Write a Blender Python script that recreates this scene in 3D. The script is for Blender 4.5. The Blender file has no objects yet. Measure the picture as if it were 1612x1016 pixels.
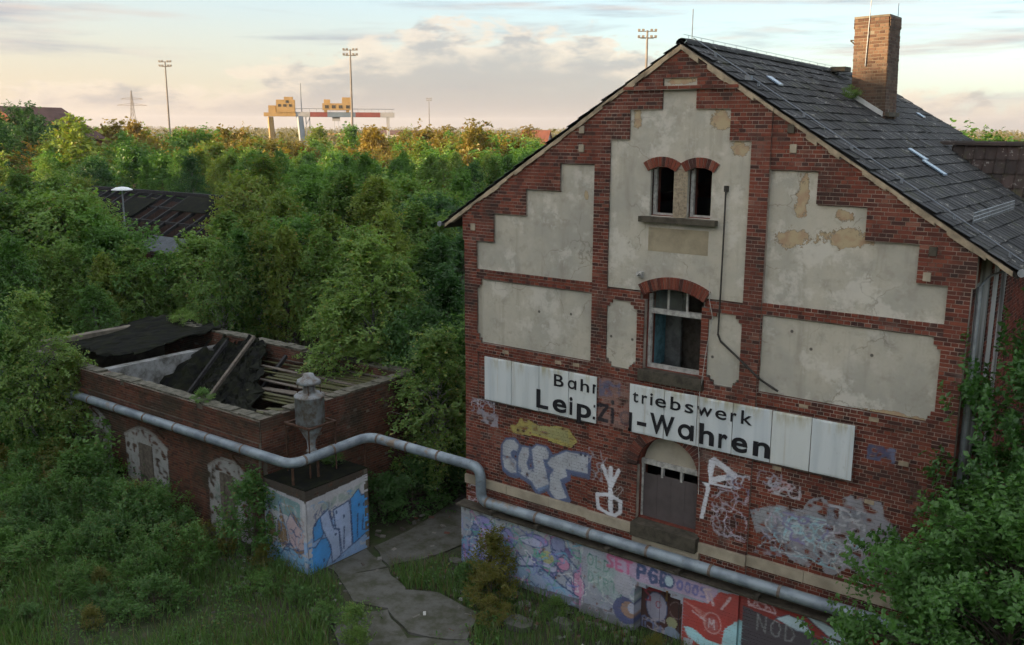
import bpy, math, random
import numpy as np
from mathutils import Vector, Matrix

rng = np.random.default_rng(7)
random.seed(7)
scene = bpy.context.scene
COL = scene.collection
R_ = math.radians
G = -1.3                      # ground level (z = 0 is about the stone band of the gable)

# ------------------------------------------------------------------ camera
CAM = Vector((9.021, -17.558, 9.983))
YAW, PITCH, ROLL = 37.175, 11.783, -0.249
cy_, sy_ = math.cos(R_(YAW)), math.sin(R_(YAW))
cp_, sp_ = math.cos(R_(PITCH)), math.sin(R_(PITCH))
FWD = Vector((-sy_*cp_, cy_*cp_, -sp_))
RGT = Vector((cy_, sy_, 0))
UPV = RGT.cross(FWD)
cr_, sr_ = math.cos(R_(ROLL)), math.sin(R_(ROLL))
right = RGT*cr_ - UPV*sr_
up = RGT*sr_ + UPV*cr_
m = Matrix((right, up, -FWD)).transposed().to_4x4()
m.translation = CAM
cam = bpy.data.cameras.new('camera')
cam.sensor_width = 36.0
cam.lens = 36.0*1466.5/1612
cam.clip_start = 0.1
cam.clip_end = 20000
camo = bpy.data.objects.new('camera', cam)
COL.objects.link(camo)
camo.matrix_world = m
scene.camera = camo

# ------------------------------------------------------------------ sun, sky, exposure
VIEW_AZ = 90 + YAW                      # heading of the camera, degrees from +x
SUN_AZ = VIEW_AZ + 115                  # the sun stands low, behind the left shoulder
SUN_EL = 9.0
sun = bpy.data.lights.new('sun', 'SUN')
sun.energy = 4.6
sun.angle = R_(0.6)
sun.color = (1.0, 0.71, 0.40)
suno = bpy.data.objects.new('sun', sun)
COL.objects.link(suno)
sd = Vector((math.cos(R_(SUN_AZ))*math.cos(R_(SUN_EL)), math.sin(R_(SUN_AZ))*math.cos(R_(SUN_EL)), math.sin(R_(SUN_EL))))
suno.rotation_euler = sd.to_track_quat('Z', 'Y').to_euler()
suno.location = (0, 0, 60)

vs = scene.view_settings
vs.view_transform = 'Standard'
vs.look = 'None'
vs.gamma = 1.0
vs.exposure = 1.84
vs.use_curve_mapping = False
scene.cycles.use_denoising = True
scene.cycles.max_bounces = 6
scene.cycles.diffuse_bounces = 3
scene.cycles.use_adaptive_sampling = True
scene.cycles.adaptive_threshold = 0.03
scene.cycles.transmission_bounces = 4
scene.cycles.transparent_max_bounces = 8
scene.cycles.volume_bounces = 1
scene.cycles.caustics_reflective = False
scene.cycles.caustics_refractive = False

class NT:
    """small helper for node trees"""
    def __init__(self, tree):
        self.t = tree; self.n = tree.nodes; self.l = tree.links
    def add(self, kind, **kw):
        nd = self.n.new(kind)
        for k, v in kw.items():
            setattr(nd, k, v)
        return nd
    def link(self, a, b): self.l.new(a, b)
    def val(self, v):
        nd = self.n.new('ShaderNodeValue'); nd.outputs[0].default_value = v; return nd.outputs[0]
    def math(self, op, a, b=None, c=None, clamp=False):
        nd = self.n.new('ShaderNodeMath'); nd.operation = op; nd.use_clamp = clamp
        for i, v in enumerate((a, b, c)):
            if v is None: continue
            if isinstance(v, (int, float)): nd.inputs[i].default_value = v
            else: self.l.new(v, nd.inputs[i])
        return nd.outputs[0]
    def ramp(self, fac, stops, mode='LINEAR'):
        nd = self.n.new('ShaderNodeValToRGB'); e = nd.color_ramp.elements
        nd.color_ramp.interpolation = mode
        while len(e) > 1: e.remove(e[-1])
        for i, (p, c) in enumerate(stops):
            el = e[0] if i == 0 else e.new(p)
            el.position = p
            el.color = (*c, 1) if len(c) == 3 else c
        self.l.new(fac, nd.inputs[0]); return nd.outputs[0]
    def mix(self, fac, a, b, mode='MIX'):
        nd = self.n.new('ShaderNodeMix'); nd.data_type = 'RGBA'; nd.blend_type = mode
        for s, v in ((nd.inputs['Factor'], fac), (nd.inputs[6], a), (nd.inputs[7], b)):
            if isinstance(v, (int, float)): s.default_value = v
            elif isinstance(v, tuple): s.default_value = (*v, 1) if len(v) == 3 else v
            else: self.l.new(v, s)
        return nd.outputs[2]
    def noise(self, vec, scale, detail=4, rough=0.55, dist=0.0, dim='3D'):
        nd = self.n.new('ShaderNodeTexNoise'); nd.noise_dimensions = dim
        nd.inputs['Scale'].default_value = scale; nd.inputs['Detail'].default_value = detail
        nd.inputs['Roughness'].default_value = rough; nd.inputs['Distortion'].default_value = dist
        if vec is not None: self.l.new(vec, nd.inputs['Vector'])
        return nd.outputs['Fac']
    def smooth(self, x, lo, hi):
        nd = self.n.new('ShaderNodeMapRange'); nd.interpolation_type = 'SMOOTHSTEP'
        nd.inputs['From Min'].default_value = lo; nd.inputs['From Max'].default_value = hi
        self.l.new(x, nd.inputs['Value']); return nd.outputs[0]
    def mapping(self, vec, scale=(1, 1, 1), loc=(0, 0, 0)):
        nd = self.n.new('ShaderNodeMapping'); nd.inputs['Scale'].default_value = scale
        nd.inputs['Location'].default_value = loc
        self.l.new(vec, nd.inputs['Vector']); return nd.outputs[0]

world = bpy.data.worlds.new('World')
scene.world = world
world.use_nodes = True
world.cycles.sampling_method = 'MANUAL'
world.cycles.sample_map_resolution = 512
w = NT(world.node_tree)
w.n.clear()
wout = w.add('ShaderNodeOutputWorld')
wbg = w.add('ShaderNodeBackground')
wbg.inputs['Strength'].default_value = 0.15
w.link(wbg.outputs[0], wout.inputs[0])
sky = w.add('ShaderNodeTexSky', sky_type='NISHITA')
sky.sun_disc = False
sky.sun_elevation = R_(SUN_EL)
sky.sun_rotation = R_(90 - SUN_AZ)
sky.altitude = 100
sky.air_density = 1.0
sky.dust_density = 1.6
sky.ozone_density = 1.2
tc = w.add('ShaderNodeTexCoord')
sx = w.add('ShaderNodeSeparateXYZ'); w.link(tc.outputs['Generated'], sx.inputs[0])
el = w.math('MULTIPLY', w.math('ARCSINE', sx.outputs[2]), 57.2958)
# angle to the left of the view heading, in degrees
ca, sa = math.cos(R_(VIEW_AZ)), math.sin(R_(VIEW_AZ))
fx = w.math('ADD', w.math('MULTIPLY', sx.outputs[0], ca), w.math('MULTIPLY', sx.outputs[1], sa))
lx = w.math('ADD', w.math('MULTIPLY', sx.outputs[0], -sa), w.math('MULTIPLY', sx.outputs[1], ca))
az = w.math('MULTIPLY', w.math('ARCTAN2', lx, fx), 57.2958)
def azel(sa_, se_, la=0.0):
    cb = w.add('ShaderNodeCombineXYZ')
    w.link(w.math('MULTIPLY_ADD', az, sa_, la), cb.inputs[0]); w.link(w.math('MULTIPLY', el, se_), cb.inputs[1])
    return cb.outputs[0]
skyc = sky.outputs[0]
# thin high veil over the sky, brightened above the view to add ambient light
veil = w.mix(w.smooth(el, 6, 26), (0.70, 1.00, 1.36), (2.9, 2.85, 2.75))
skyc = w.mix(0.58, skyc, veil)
nish = skyc
warm = w.math('MULTIPLY', w.smooth(az, -22, 34), w.smooth(el, 11, 0))
skyc = w.mix(w.math('MULTIPLY', warm, 0.72), skyc, (1.68, 1.28, 0.86))
# stratus streaks
st = w.noise(azel(0.045, 0.55), 1.0, 6, 0.6, 0.3)
stm = w.math('MULTIPLY', w.smooth(st, 0.47, 0.66), w.math('MULTIPLY', w.smooth(el, 0.0, 2.0), 0.8))
stc = w.mix(w.smooth(w.noise(azel(0.11, 1.1, 5.0), 1.0, 4), 0.42, 0.6), (0.76, 0.82, 0.97), (1.38, 1.18, 1.1))
skyc = w.mix(stm, skyc, stc)
# cumulus bank along the horizon
top = w.noise(azel(0.10, 0.0, 3.3), 1.0, 5, 0.62)
puff = w.noise(azel(0.34, 0.75, 1.7), 1.0, 6, 0.6, 0.4)
hump = w.math('MULTIPLY', w.smooth(az, 22, 3), w.smooth(az, -19, -1))
bank = w.math('ADD', w.math('MULTIPLY_ADD', top, 3.4, 0.2), w.math('MULTIPLY', hump, 4.0))
edge = w.math('SUBTRACT', w.math('ADD', bank, w.math('MULTIPLY', w.math('SUBTRACT', puff, 0.5), 6.0)), el)
bm_ = w.smooth(edge, -0.15, 0.7)
lit = w.math('MULTIPLY', w.smooth(edge, 3.0, 0.2), w.smooth(w.noise(azel(0.30, 0.9, 9.0), 1.0, 5, 0.6), 0.36, 0.54))
bc = w.mix(lit, (0.82, 0.73, 0.745), (1.95, 1.56, 1.2))
bc = w.mix(w.math('MULTIPLY', w.smooth(el, 2.5, 0.0), 0.7), bc, (1.06, 0.82, 0.77))
bc = w.mix(0.25, bc, nish)      # the glow shows through the cloud
skyc = w.mix(w.math('MULTIPLY', bm_, 0.9), skyc, bc)
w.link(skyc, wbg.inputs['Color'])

# ------------------------------------------------------------------ object helpers
def tag(o, label=None, cat=None, group=None, kind=None):
    if label: o['label'] = label
    if cat: o['category'] = cat
    if group: o['group'] = group
    if kind: o['kind'] = kind
    return o
def empty(name, loc=(0, 0, 0), label=None, cat=None, group=None, parent=None):
    o = bpy.data.objects.new(name, None); COL.objects.link(o); o.location = loc
    o.empty_display_size = 0.3
    if parent: o.parent = parent
    return tag(o, label, cat, group)
def link(name, me, parent=None, loc=None):
    o = bpy.data.objects.new(name, me); COL.objects.link(o)
    if parent is not None:
        o.parent = parent
    if loc is not None: o.location = loc
    return o

class MB:
    """collects quads / triangles (numpy) and turns them into one mesh"""
    def __init__(self):
        self.v = []; self.q = []; self.t = []; self.p = []; self.n = 0; self.painted = False
    def add(self, v, q=None, t=None, paint=None):
        v = np.asarray(v, np.float32).reshape(-1, 3)
        self.v.append(v)
        if q is not None and len(q): self.q.append(np.asarray(q, np.int32).reshape(-1, 4)+self.n)
        if t is not None and len(t): self.t.append(np.asarray(t, np.int32).reshape(-1, 3)+self.n)
        if paint is None: paint = np.zeros((len(v), 4), np.float32)
        else: self.painted = True
        self.p.append(paint); self.n += len(v)
    def box(self, lo, hi, M=None):
        x0, y0, z0 = lo; x1, y1, z1 = hi
        v = np.array([(x0,y0,z0),(x1,y0,z0),(x1,y1,z0),(x0,y1,z0),(x0,y0,z1),(x1,y0,z1),(x1,y1,z1),(x0,y1,z1)], float)
        if M is not None:
            M = np.array(M); v = v@M[:3,:3].T+M[:3,3]
        self.add(v, [(0,3,2,1),(4,5,6,7),(0,1,5,4),(1,2,6,5),(2,3,7,6),(3,0,4,7)])
    def bar(self, a, b, wx, wz=None):
        a = Vector(a); b = Vector(b); wz = wz or wx
        d = (b-a); L = d.length
        q = d.to_track_quat('X', 'Z').to_matrix().to_4x4(); q.translation = a
        self.box((0, -wx/2, -wz/2), (L, wx/2, wz/2), q)
    def prism(self, poly, y0, y1, axis='y'):
        """poly: list of (u,z); extruded from y0 to y1"""
        n = len(poly); P = np.asarray(poly, float)
        def mk(y):
            if axis == 'y': return np.stack([P[:,0], np.full(n, y), P[:,1]], 1)
            if axis == 'x': return np.stack([np.full(n, y), P[:,0], P[:,1]], 1)
            return np.stack([P[:,0], P[:,1], np.full(n, y)], 1)
        v = np.concatenate([mk(y0), mk(y1), [mk(y0).mean(0)], [mk(y1).mean(0)]])
        q = [(i, (i+1)%n, n+(i+1)%n, n+i) for i in range(n)]
        t = [(i, (i+1)%n, 2*n) for i in range(n)] + [(n+(i+1)%n, n+i, 2*n+1) for i in range(n)]
        self.add(v, q, t)
    def tube(self, pts, rad, n=8, cap=True):
        pts = np.asarray(pts, float); k = len(pts)
        rad = np.full(k, rad) if np.isscalar(rad) else np.asarray(rad, float)
        tan = np.gradient(pts, axis=0); tan /= np.linalg.norm(tan, axis=1)[:, None]+1e-9
        ref = np.array([0, 0, 1.0]) if abs(tan[0][2]) < 0.9 else np.array([1.0, 0, 0])
        a = np.arange(n)*2*math.pi/n
        V = []
        for i in range(k):
            s = np.cross(tan[i], ref); ln = np.linalg.norm(s)
            if ln < 1e-3:
                s = np.cross(tan[i], [0, 1.0, 0]); ln = np.linalg.norm(s)
            s /= ln; u = np.cross(s, tan[i]); ref = u
            V.append(pts[i]+rad[i]*(np.cos(a)[:, None]*s+np.sin(a)[:, None]*u))
        v = np.concatenate(V); q = []
        for i in range(k-1):
            for j in range(n):
                q.append((i*n+j, i*n+(j+1)%n, (i+1)*n+(j+1)%n, (i+1)*n+j))
        t = []
        if cap:
            b = len(v)
            v = np.concatenate([v, V[0], V[-1], [pts[0]], [pts[-1]]])
            for j in range(n):
                t.append((b+(j+1)%n, b+j, b+2*n)); t.append((b+n+j, b+n+(j+1)%n, b+2*n+1))
        self.add(v, q, t)
    def mesh(self, name, mat, smooth=False):
        v = np.concatenate(self.v) if self.v else np.zeros((0, 3), np.float32)
        q = np.concatenate(self.q) if self.q else np.zeros((0, 4), np.int32)
        t = np.concatenate(self.t) if self.t else np.zeros((0, 3), np.int32)
        me = bpy.data.meshes.new(name)
        me.vertices.add(len(v)); me.vertices.foreach_set('co', v.astype(np.float32).ravel())
        me.loops.add(q.size+t.size)
        me.loops.foreach_set('vertex_index', np.concatenate([q.ravel(), t.ravel()]).astype(np.int32))
        me.polygons.add(len(q)+len(t))
        ls = np.concatenate([np.arange(len(q))*4, q.size+np.arange(len(t))*3]).astype(np.int32)
        me.polygons.foreach_set('loop_start', ls)
        me.polygons.foreach_set('use_smooth', np.full(len(q)+len(t), bool(smooth)))
        if self.painted:
            p = np.concatenate(self.p).astype(np.float32)
            a = me.attributes.new('paint', 'FLOAT_COLOR', 'POINT')
            c4 = p.copy(); c4[:, 3] = 1
            a.data.foreach_set('color', c4.ravel())
            b = me.attributes.new('paint_amount', 'FLOAT', 'POINT')
            b.data.foreach_set('value', p[:, 3].copy())
        me.update(calc_edges=True); me.validate()
        if mat is not None: me.materials.append(mat)
        return me
    def build(self, name, mat, parent=None, loc=None, smooth=False):
        return link(name, self.mesh(name, mat, smooth), parent, loc)

# ------------------------------------------------------------------ materials
MATS = {}
def material(name):
    mt = bpy.data.materials.new(name); mt.use_nodes = True
    t = NT(mt.node_tree); t.n.clear()
    out = t.add('ShaderNodeOutputMaterial'); bs = t.add('ShaderNodeBsdfPrincipled')
    t.link(bs.outputs[0], out.inputs[0])
    bs.inputs['Roughness'].default_value = 0.85
    bs.inputs['Specular IOR Level'].default_value = 0.25
    MATS[name] = mt
    return mt, t, bs
def objco(t):
    g = t.add('ShaderNodeNewGeometry'); return g.outputs['Position']
def bump(t, bs, h, strength=0.3, dist=0.01):
    b = t.add('ShaderNodeBump'); b.inputs['Strength'].default_value = strength; b.inputs['Distance'].default_value = dist
    t.link(h, b.inputs['Height']); t.link(b.outputs[0], bs.inputs['Normal'])
def paint_over(t, col):
    a = t.add('ShaderNodeAttribute', attribute_name='paint'); b = t.add('ShaderNodeAttribute', attribute_name='paint_amount')
    n = t.noise(objco(t), 14, 4, 0.65)
    f = t.math('MULTIPLY', b.outputs['Fac'], t.smooth(n, 0.16, 0.33))
    k = t.smooth(t.noise(objco(t), 1.7, 5, 0.65), 0.30, 0.70)
    pc_ = t.mix(t.math('MULTIPLY', k, 0.30), a.outputs['Color'], (0.09, 0.085, 0.08))
    return t.mix(f, col, pc_)
def island_random(t):
    g = t.add('ShaderNodeNewGeometry'); o = t.add('ShaderNodeObjectInfo')
    s = t.math('ADD', g.outputs['Random Per Island'], o.outputs['Random'])
    return t.math('FRACT', t.math('MULTIPLY', s, 1.0))

def brick_mat(name, stops, dirt=(0.032, 0.025, 0.022), dirt_lo=0.48, dirt_hi=0.70):
    mt, t, bs = material(name)
    r = island_random(t)
    c = t.ramp(r, stops)
    p = objco(t)
    c = t.mix(t.math('MULTIPLY', t.noise(p, 30, 3), 0.5), c, (0.11, 0.045, 0.03))
    d = t.smooth(t.noise(p, 0.75, 5, 0.65), dirt_lo, dirt_hi)
    c = t.mix(t.math('MULTIPLY', d, 0.75), c, dirt)
    run = t.smooth(t.noise(t.mapping(p, (2.2, 2.2, 0.35)), 1.0, 4, 0.6), 0.55, 0.72)
    c = t.mix(t.math('MULTIPLY', run, 0.55), c, dirt)
    bl = t.smooth(t.noise(t.mapping(p, (1, 1, 1), (3, 8, 1)), 0.9, 6, 0.7), 0.56, 0.70)
    c = t.mix(t.math('MULTIPLY', bl, 0.16), c, (0.45, 0.38, 0.33))
    c = paint_over(t, c)
    t.link(c, bs.inputs['Base Color'])
    bump(t, bs, t.noise(p, 45, 4), 0.35, 0.008)
    return mt
BRICK = brick_mat('red_brick', [(0.0, (0.075, 0.020, 0.016)), (0.2, (0.155, 0.036, 0.023)), (0.5, (0.205, 0.050, 0.030)), (0.68, (0.245, 0.067, 0.040)), (0.76, (0.035, 0.016, 0.016)), (0.88, (0.06, 0.022, 0.019)), (0.94, (0.205, 0.06, 0.04)), (1.0, (0.27, 0.11, 0.075))])
OLDBRICK = brick_mat('weathered_brick', [(0.0, (0.045, 0.024, 0.018)), (0.4, (0.11, 0.04, 0.026)), (0.7, (0.16, 0.06, 0.034)), (1.0, (0.09, 0.06, 0.042))], (0.035, 0.036, 0.024), 0.42, 0.66)
CHIMBRICK = brick_mat('chimney_brick', [(0.0, (0.05, 0.032, 0.024)), (0.35, (0.10, 0.066, 0.044)), (0.7, (0.14, 0.096, 0.064)), (1.0, (0.09, 0.055, 0.04))], (0.06, 0.05, 0.04), 0.5, 0.8)
def simple(name, col, var=0.25, scale=6, rough=0.85, bumpk=0.25, dark=None, spec=0.25, metal=0.0, stretch=(1, 1, 1)):
    mt, t, bs = material(name)
    p = t.mapping(objco(t), stretch)
    dk = dark or tuple(x*(1-var) for x in col)
    c = t.mix(t.smooth(t.noise(p, scale, 5, 0.65), 0.35, 0.68), col, dk)
    c = t.mix(t.math('MULTIPLY', t.noise(p, scale*9, 3), 0.22), c, dk)
    c = paint_over(t, c)
    t.link(c, bs.inputs['Base Color'])
    bs.inputs['Roughness'].default_value = rough
    bs.inputs['Metallic'].default_value = metal
    bs.inputs['Specular IOR Level'].default_value = spec
    if bumpk: bump(t, bs, t.noise(p, scale*6, 4), bumpk, 0.01)
    return mt
MORTAR = simple('mortar', (0.44, 0.365, 0.31), 0.65, 1.6)
OLDMORTAR = simple('old_mortar', (0.19, 0.165, 0.13), 0.6, 1.5)
REVEAL = simple('brick_reveal', (0.19, 0.055, 0.038), 0.5, 5)
STONE = simple('sandstone_band', (0.43, 0.37, 0.28), 0.35, 1.6)
DSTONE = simple('dark_weathered_stone', (0.095, 0.082, 0.062), 0.55, 5)
VERGE = simple('verge_mortar', (0.46, 0.37, 0.26), 0.5, 3.5)
WOODW = simple('flaking_white_paint', (0.50, 0.49, 0.46), 0.5, 9)
WOODG = simple('weathered_wood', (0.16, 0.135, 0.11), 0.5, 9)
WOODD = simple('charred_wood', (0.035, 0.034, 0.036), 0.5, 7)
BOARD = simple('brown_board', (0.105, 0.088, 0.088), 0.25, 2.0, rough=0.6)
DARKIN = simple('dark_interior', (0.06, 0.055, 0.05), 0.4, 2)
INWALL = simple('inner_plaster', (0.20, 0.21, 0.205), 0.6, 3)
SOFFIT = simple('soffit_boards', (0.06, 0.052, 0.045), 0.4, 5)
RUST = simple('rusty_steel', (0.095, 0.05, 0.032), 0.5, 8, rough=0.8)
ZINC = simple('zinc_sheet', (0.30, 0.325, 0.35), 0.35, 5, rough=0.45, spec=0.5, metal=0.35)
WIRE = simple('galvanised_wire', (0.20, 0.225, 0.26), 0.2, 5, rough=0.5, metal=0.3)
DARKM = simple('dark_cable', (0.05, 0.045, 0.04), 0.3, 5)
GLASSY, t_, b_ = material('dusty_glass')
b_.inputs['Base Color'].default_value = (0.10, 0.11, 0.10, 1); b_.inputs['Roughness'].default_value = 0.25
b_.inputs['Alpha'].default_value = 0.35
SKYGL = simple('glass_tile', (0.15, 0.21, 0.29), 0.25, 4, rough=0.25, spec=0.5)
BLACK = simple('black_letter_paint', (0.018, 0.018, 0.022), 0.3, 9, rough=0.6)
BITUMEN = simple('bitumen_felt', (0.007, 0.0075, 0.009), 0.5, 3, rough=0.9, dark=(0.016, 0.018, 0.010), spec=0.05)
CONC = simple('old_concrete', (0.125, 0.123, 0.115), 0.55, 2.2, dark=(0.055, 0.058, 0.036))
MOSSW = simple('mossy_boards', (0.095, 0.10, 0.036), 0.6, 4.5, dark=(0.06, 0.052, 0.036), stretch=(0.5, 2, 1))

def plaster_mat():
    mt, t, bs = material('grey_plaster')
    p = objco(t)
    s = t.add('ShaderNodeSeparateXYZ'); t.link(p, s.inputs[0])
    u, z = s.outputs[0], s.outputs[2]
    c = t.mix(t.smooth(t.noise(p, 0.55, 5, 0.6), 0.38, 0.64), (0.47, 0.435, 0.36), (0.36, 0.345, 0.30))
    c = t.mix(t.math('MULTIPLY', t.smooth(t.noise(p, 1.5, 6, 0.65), 0.52, 0.72), 0.55), c, (0.56, 0.52, 0.46))
    streak = t.smooth(t.noise(t.mapping(p, (3.0, 1, 0.28)), 1.0, 5, 0.6), 0.52, 0.75)
    c = t.mix(t.math('MULTIPLY', streak, 0.55), c, (0.25, 0.225, 0.18))
    c = t.mix(t.math('MULTIPLY', t.smooth(t.noise(p, 2.6, 8, 0.72), 0.50, 0.66), 0.55), c, (0.29, 0.265, 0.22))
    c = t.mix(t.math('MULTIPLY', t.smooth(t.noise(t.mapping(p, (1, 1, 1), (7, 3, 2)), 1.1, 7, 0.7), 0.53, 0.62), 0.6), c, (0.60, 0.57, 0.51))
    c = t.mix(t.math('MULTIPLY', t.smooth(t.noise(p, 7, 4, 0.7), 0.55, 0.8), 0.35), c, (0.30, 0.265, 0.21))
    # places where the finish coat has fallen: (u, z, half width, half height)
    wob = t.math('MULTIPLY', t.math('SUBTRACT', t.noise(p, 4.2, 8, 0.75), 0.5), 3.4)
    best = None
    for (cu, cz, ru, rz) in [(2.62, 8.72, 0.13, 0.36), (2.47, 7.93, 0.32, 0.17), (3.50, 7.98, 0.42, 0.16), (3.45, 8.42, 0.16, 0.10), (1.34, 9.60, 0.15, 0.13), (0.93, 10.17, 0.20, 0.18), (-0.97, 10.17, 0.09, 0.17), (0.0, 10.93, 0.26, 0.07), (4.6, 4.78, 0.55, 0.055), (-1.75-0.5, 8.55, 0.05, 0.09)]:
        du = t.math('DIVIDE', t.math('SUBTRACT', u, cu), ru); dz = t.math('DIVIDE', t.math('SUBTRACT', z, cz), rz)
        d = t.math('SQRT', t.math('ADD', t.math('MULTIPLY', du, du), t.math('MULTIPLY', dz, dz)))
        best = d if best is None else t.math('MINIMUM', best, d)
    best = t.math('ADD', best, wob)
    inside = t.smooth(best, 1.06, 0.98)
    rim = t.math('MULTIPLY', t.smooth(best, 1.12, 1.02), t.smooth(best, 0.94, 1.0))
    under = t.mix(t.smooth(t.noise(p, 5, 4), 0.4, 0.62), (0.42, 0.335, 0.21), (0.37, 0.255, 0.165))
    c = t.mix(inside, c, under)
    c = t.mix(t.math('MULTIPLY', rim, 0.8), c, (0.13, 0.095, 0.05))  # dark edge line painted in for the shadow of the broken coat
    vo = t.add('ShaderNodeTexVoronoi', feature='DISTANCE_TO_EDGE'); vo.inputs['Scale'].default_value = 0.8
    wv = t.add('ShaderNodeVectorMath', operation='ADD'); nz2 = t.add('ShaderNodeTexNoise'); nz2.inputs['Scale'].default_value = 2.5; nz2.inputs['Detail'].default_value = 6
    t.link(p, nz2.inputs['Vector']); t.link(p, wv.inputs[0]); sc4 = t.add('ShaderNodeVectorMath', operation='SCALE'); sc4.inputs['Scale'].default_value = 0.6
    t.link(nz2.outputs['Color'], sc4.inputs[0]); t.link(sc4.outputs[0], wv.inputs[1]); t.link(wv.outputs[0], vo.inputs['Vector'])
    crack = t.math('MULTIPLY', t.smooth(vo.outputs['Distance'], 0.012, 0.002), t.smooth(t.noise(p, 0.6, 3), 0.46, 0.58))
    c = t.mix(t.math('MULTIPLY', crack, 0.5), c, (0.16, 0.14, 0.11))
    # a few bolt holes
    hb = None
    for (cu, cz) in [(-3.5, 5.75), (-2.6, 5.8), (-1.47, 5.45), (-0.93, 5.45), (3.0, 5.8), (4.15, 5.85), (2.6, 6.1), (0.98, 5.35)]:
        du = t.math('SUBTRACT', u, cu); dz = t.math('SUBTRACT', z, cz)
        d = t.math('ADD', t.math('MULTIPLY', du, du), t.math('MULTIPLY', dz, dz))
        hb = d if hb is None else t.math('MINIMUM', hb, d)
    c = t.mix(t.math('MULTIPLY', t.smooth(hb, 0.0016, 0.0004), 0.85), c, (0.05, 0.045, 0.04))
    t.link(c, bs.inputs['Base Color'])
    h = t.math('ADD', t.math('MULTIPLY', t.noise(p, 9, 6, 0.7), 0.6), t.math('MULTIPLY', inside, -0.8))
    bump(t, bs, h, 0.4, 0.02)
    return mt
PLASTER = plaster_mat()

def sign_mat():
    mt, t, bs = material('white_enamel_panel')
    p = objco(t)
    s = t.add('ShaderNodeSeparateXYZ'); t.link(p, s.inputs[0])
    c = t.mix(t.smooth(t.noise(t.mapping(p, (5, 1, 0.35)), 1.0, 4), 0.4, 0.65), (0.60, 0.64, 0.66), (0.50, 0.55, 0.58))
    o = t.add('ShaderNodeObjectInfo')
    c = t.mix(t.math('MULTIPLY', o.outputs['Random'], 0.5), c, (0.62, 0.63, 0.58))
    topn = t.math('MULTIPLY', t.smooth(s.outputs[2], 4.10, 4.5), t.smooth(t.noise(t.mapping(p, (6, 1, 1.2)), 1.0, 5, 0.65), 0.42, 0.68))
    c = t.mix(t.math('MULTIPLY', topn, 0.75), c, (0.33, 0.29, 0.14))
    blot = t.smooth(t.noise(p, 3.0, 5, 0.65), 0.62, 0.74)
    c = t.mix(t.math('MULTIPLY', blot, 0.45), c, (0.26, 0.29, 0.26))
    spot = t.smooth(t.noise(p, 22, 3, 0.7), 0.71, 0.77)
    c = t.mix(spot, c, (0.09, 0.05, 0.03))
    run = t.smooth(t.noise(t.mapping(p, (11, 1, 0.4)), 1.0, 4, 0.6), 0.60, 0.74)
    c = t.mix(t.math('MULTIPLY', run, 0.35), c, (0.36, 0.27, 0.16))
    c = paint_over(t, c)
    t.link(c, bs.inputs['Base Color'])
    bs.inputs['Roughness'].default_value = 0.4
    bs.inputs['Specular IOR Level'].default_value = 0.4
    return mt
SIGN = sign_mat()

def tile_mat(name, a, b, lichen):
    mt, t, bs = material(name)
    r = island_random(t); p = objco(t)
    c = t.ramp(r, [(0.0, a), (0.6, b), (1.0, tuple(x*1.5 for x in b))])
    c = t.mix(t.math('MULTIPLY', t.smooth(t.noise(p, 0.7, 5), 0.4, 0.7), 0.5), c, (0.02, 0.021, 0.018))
    li = t.math('MULTIPLY', t.smooth(t.noise(p, 8.0, 5, 0.7), 0.58, 0.64), t.smooth(r, 0.35, 0.8))
    c = t.mix(t.math('MULTIPLY', li, 0.8), c, lichen)
    mo = t.smooth(t.noise(p, 2.2, 6, 0.7), 0.54, 0.68)
    c = t.mix(t.math('MULTIPLY', mo, 0.6), c, (0.05, 0.055, 0.022))
    t.link(c, bs.inputs['Base Color'])
    bs.inputs['Roughness'].default_value = 0.7
    bump(t, bs, t.noise(p, 40, 4), 0.3, 0.01)
    return mt
TILE = tile_mat('slate_grey_tile', (0.013, 0.0135, 0.0145), (0.028, 0.0285, 0.030), (0.28, 0.27, 0.24))
TILE2 = tile_mat('brown_pantile', (0.025, 0.017, 0.016), (0.045, 0.03, 0.027), (0.24, 0.22, 0.2))

def pipe_mat():
    mt, t, bs = material('pipe_cladding')
    p = objco(t)
    c = t.mix(t.smooth(t.noise(p, 2.2, 5), 0.4, 0.65), (0.27, 0.32, 0.36), (0.17, 0.205, 0.24))
    c = t.mix(t.math('MULTIPLY', t.smooth(t.noise(p, 1.3, 5, 0.7), 0.57, 0.68), 0.7), c, (0.24, 0.155, 0.075))
    c = t.mix(t.math('MULTIPLY', t.smooth(t.noise(p, 5, 5, 0.7), 0.56, 0.7), 0.5), c, (0.12, 0.13, 0.13))
    t.link(c, bs.inputs['Base Color']); bs.inputs['Roughness'].default_value = 0.5
    bs.inputs['Metallic'].default_value = 0.25
    bump(t, bs, t.noise(p, 7, 3), 0.25, 0.02)
    return mt
PIPE = pipe_mat()
PIPEB = simple('rusted_band', (0.19, 0.17, 0.155), 0.5, 6, rough=0.6, dark=(0.12, 0.07, 0.04))

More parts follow.
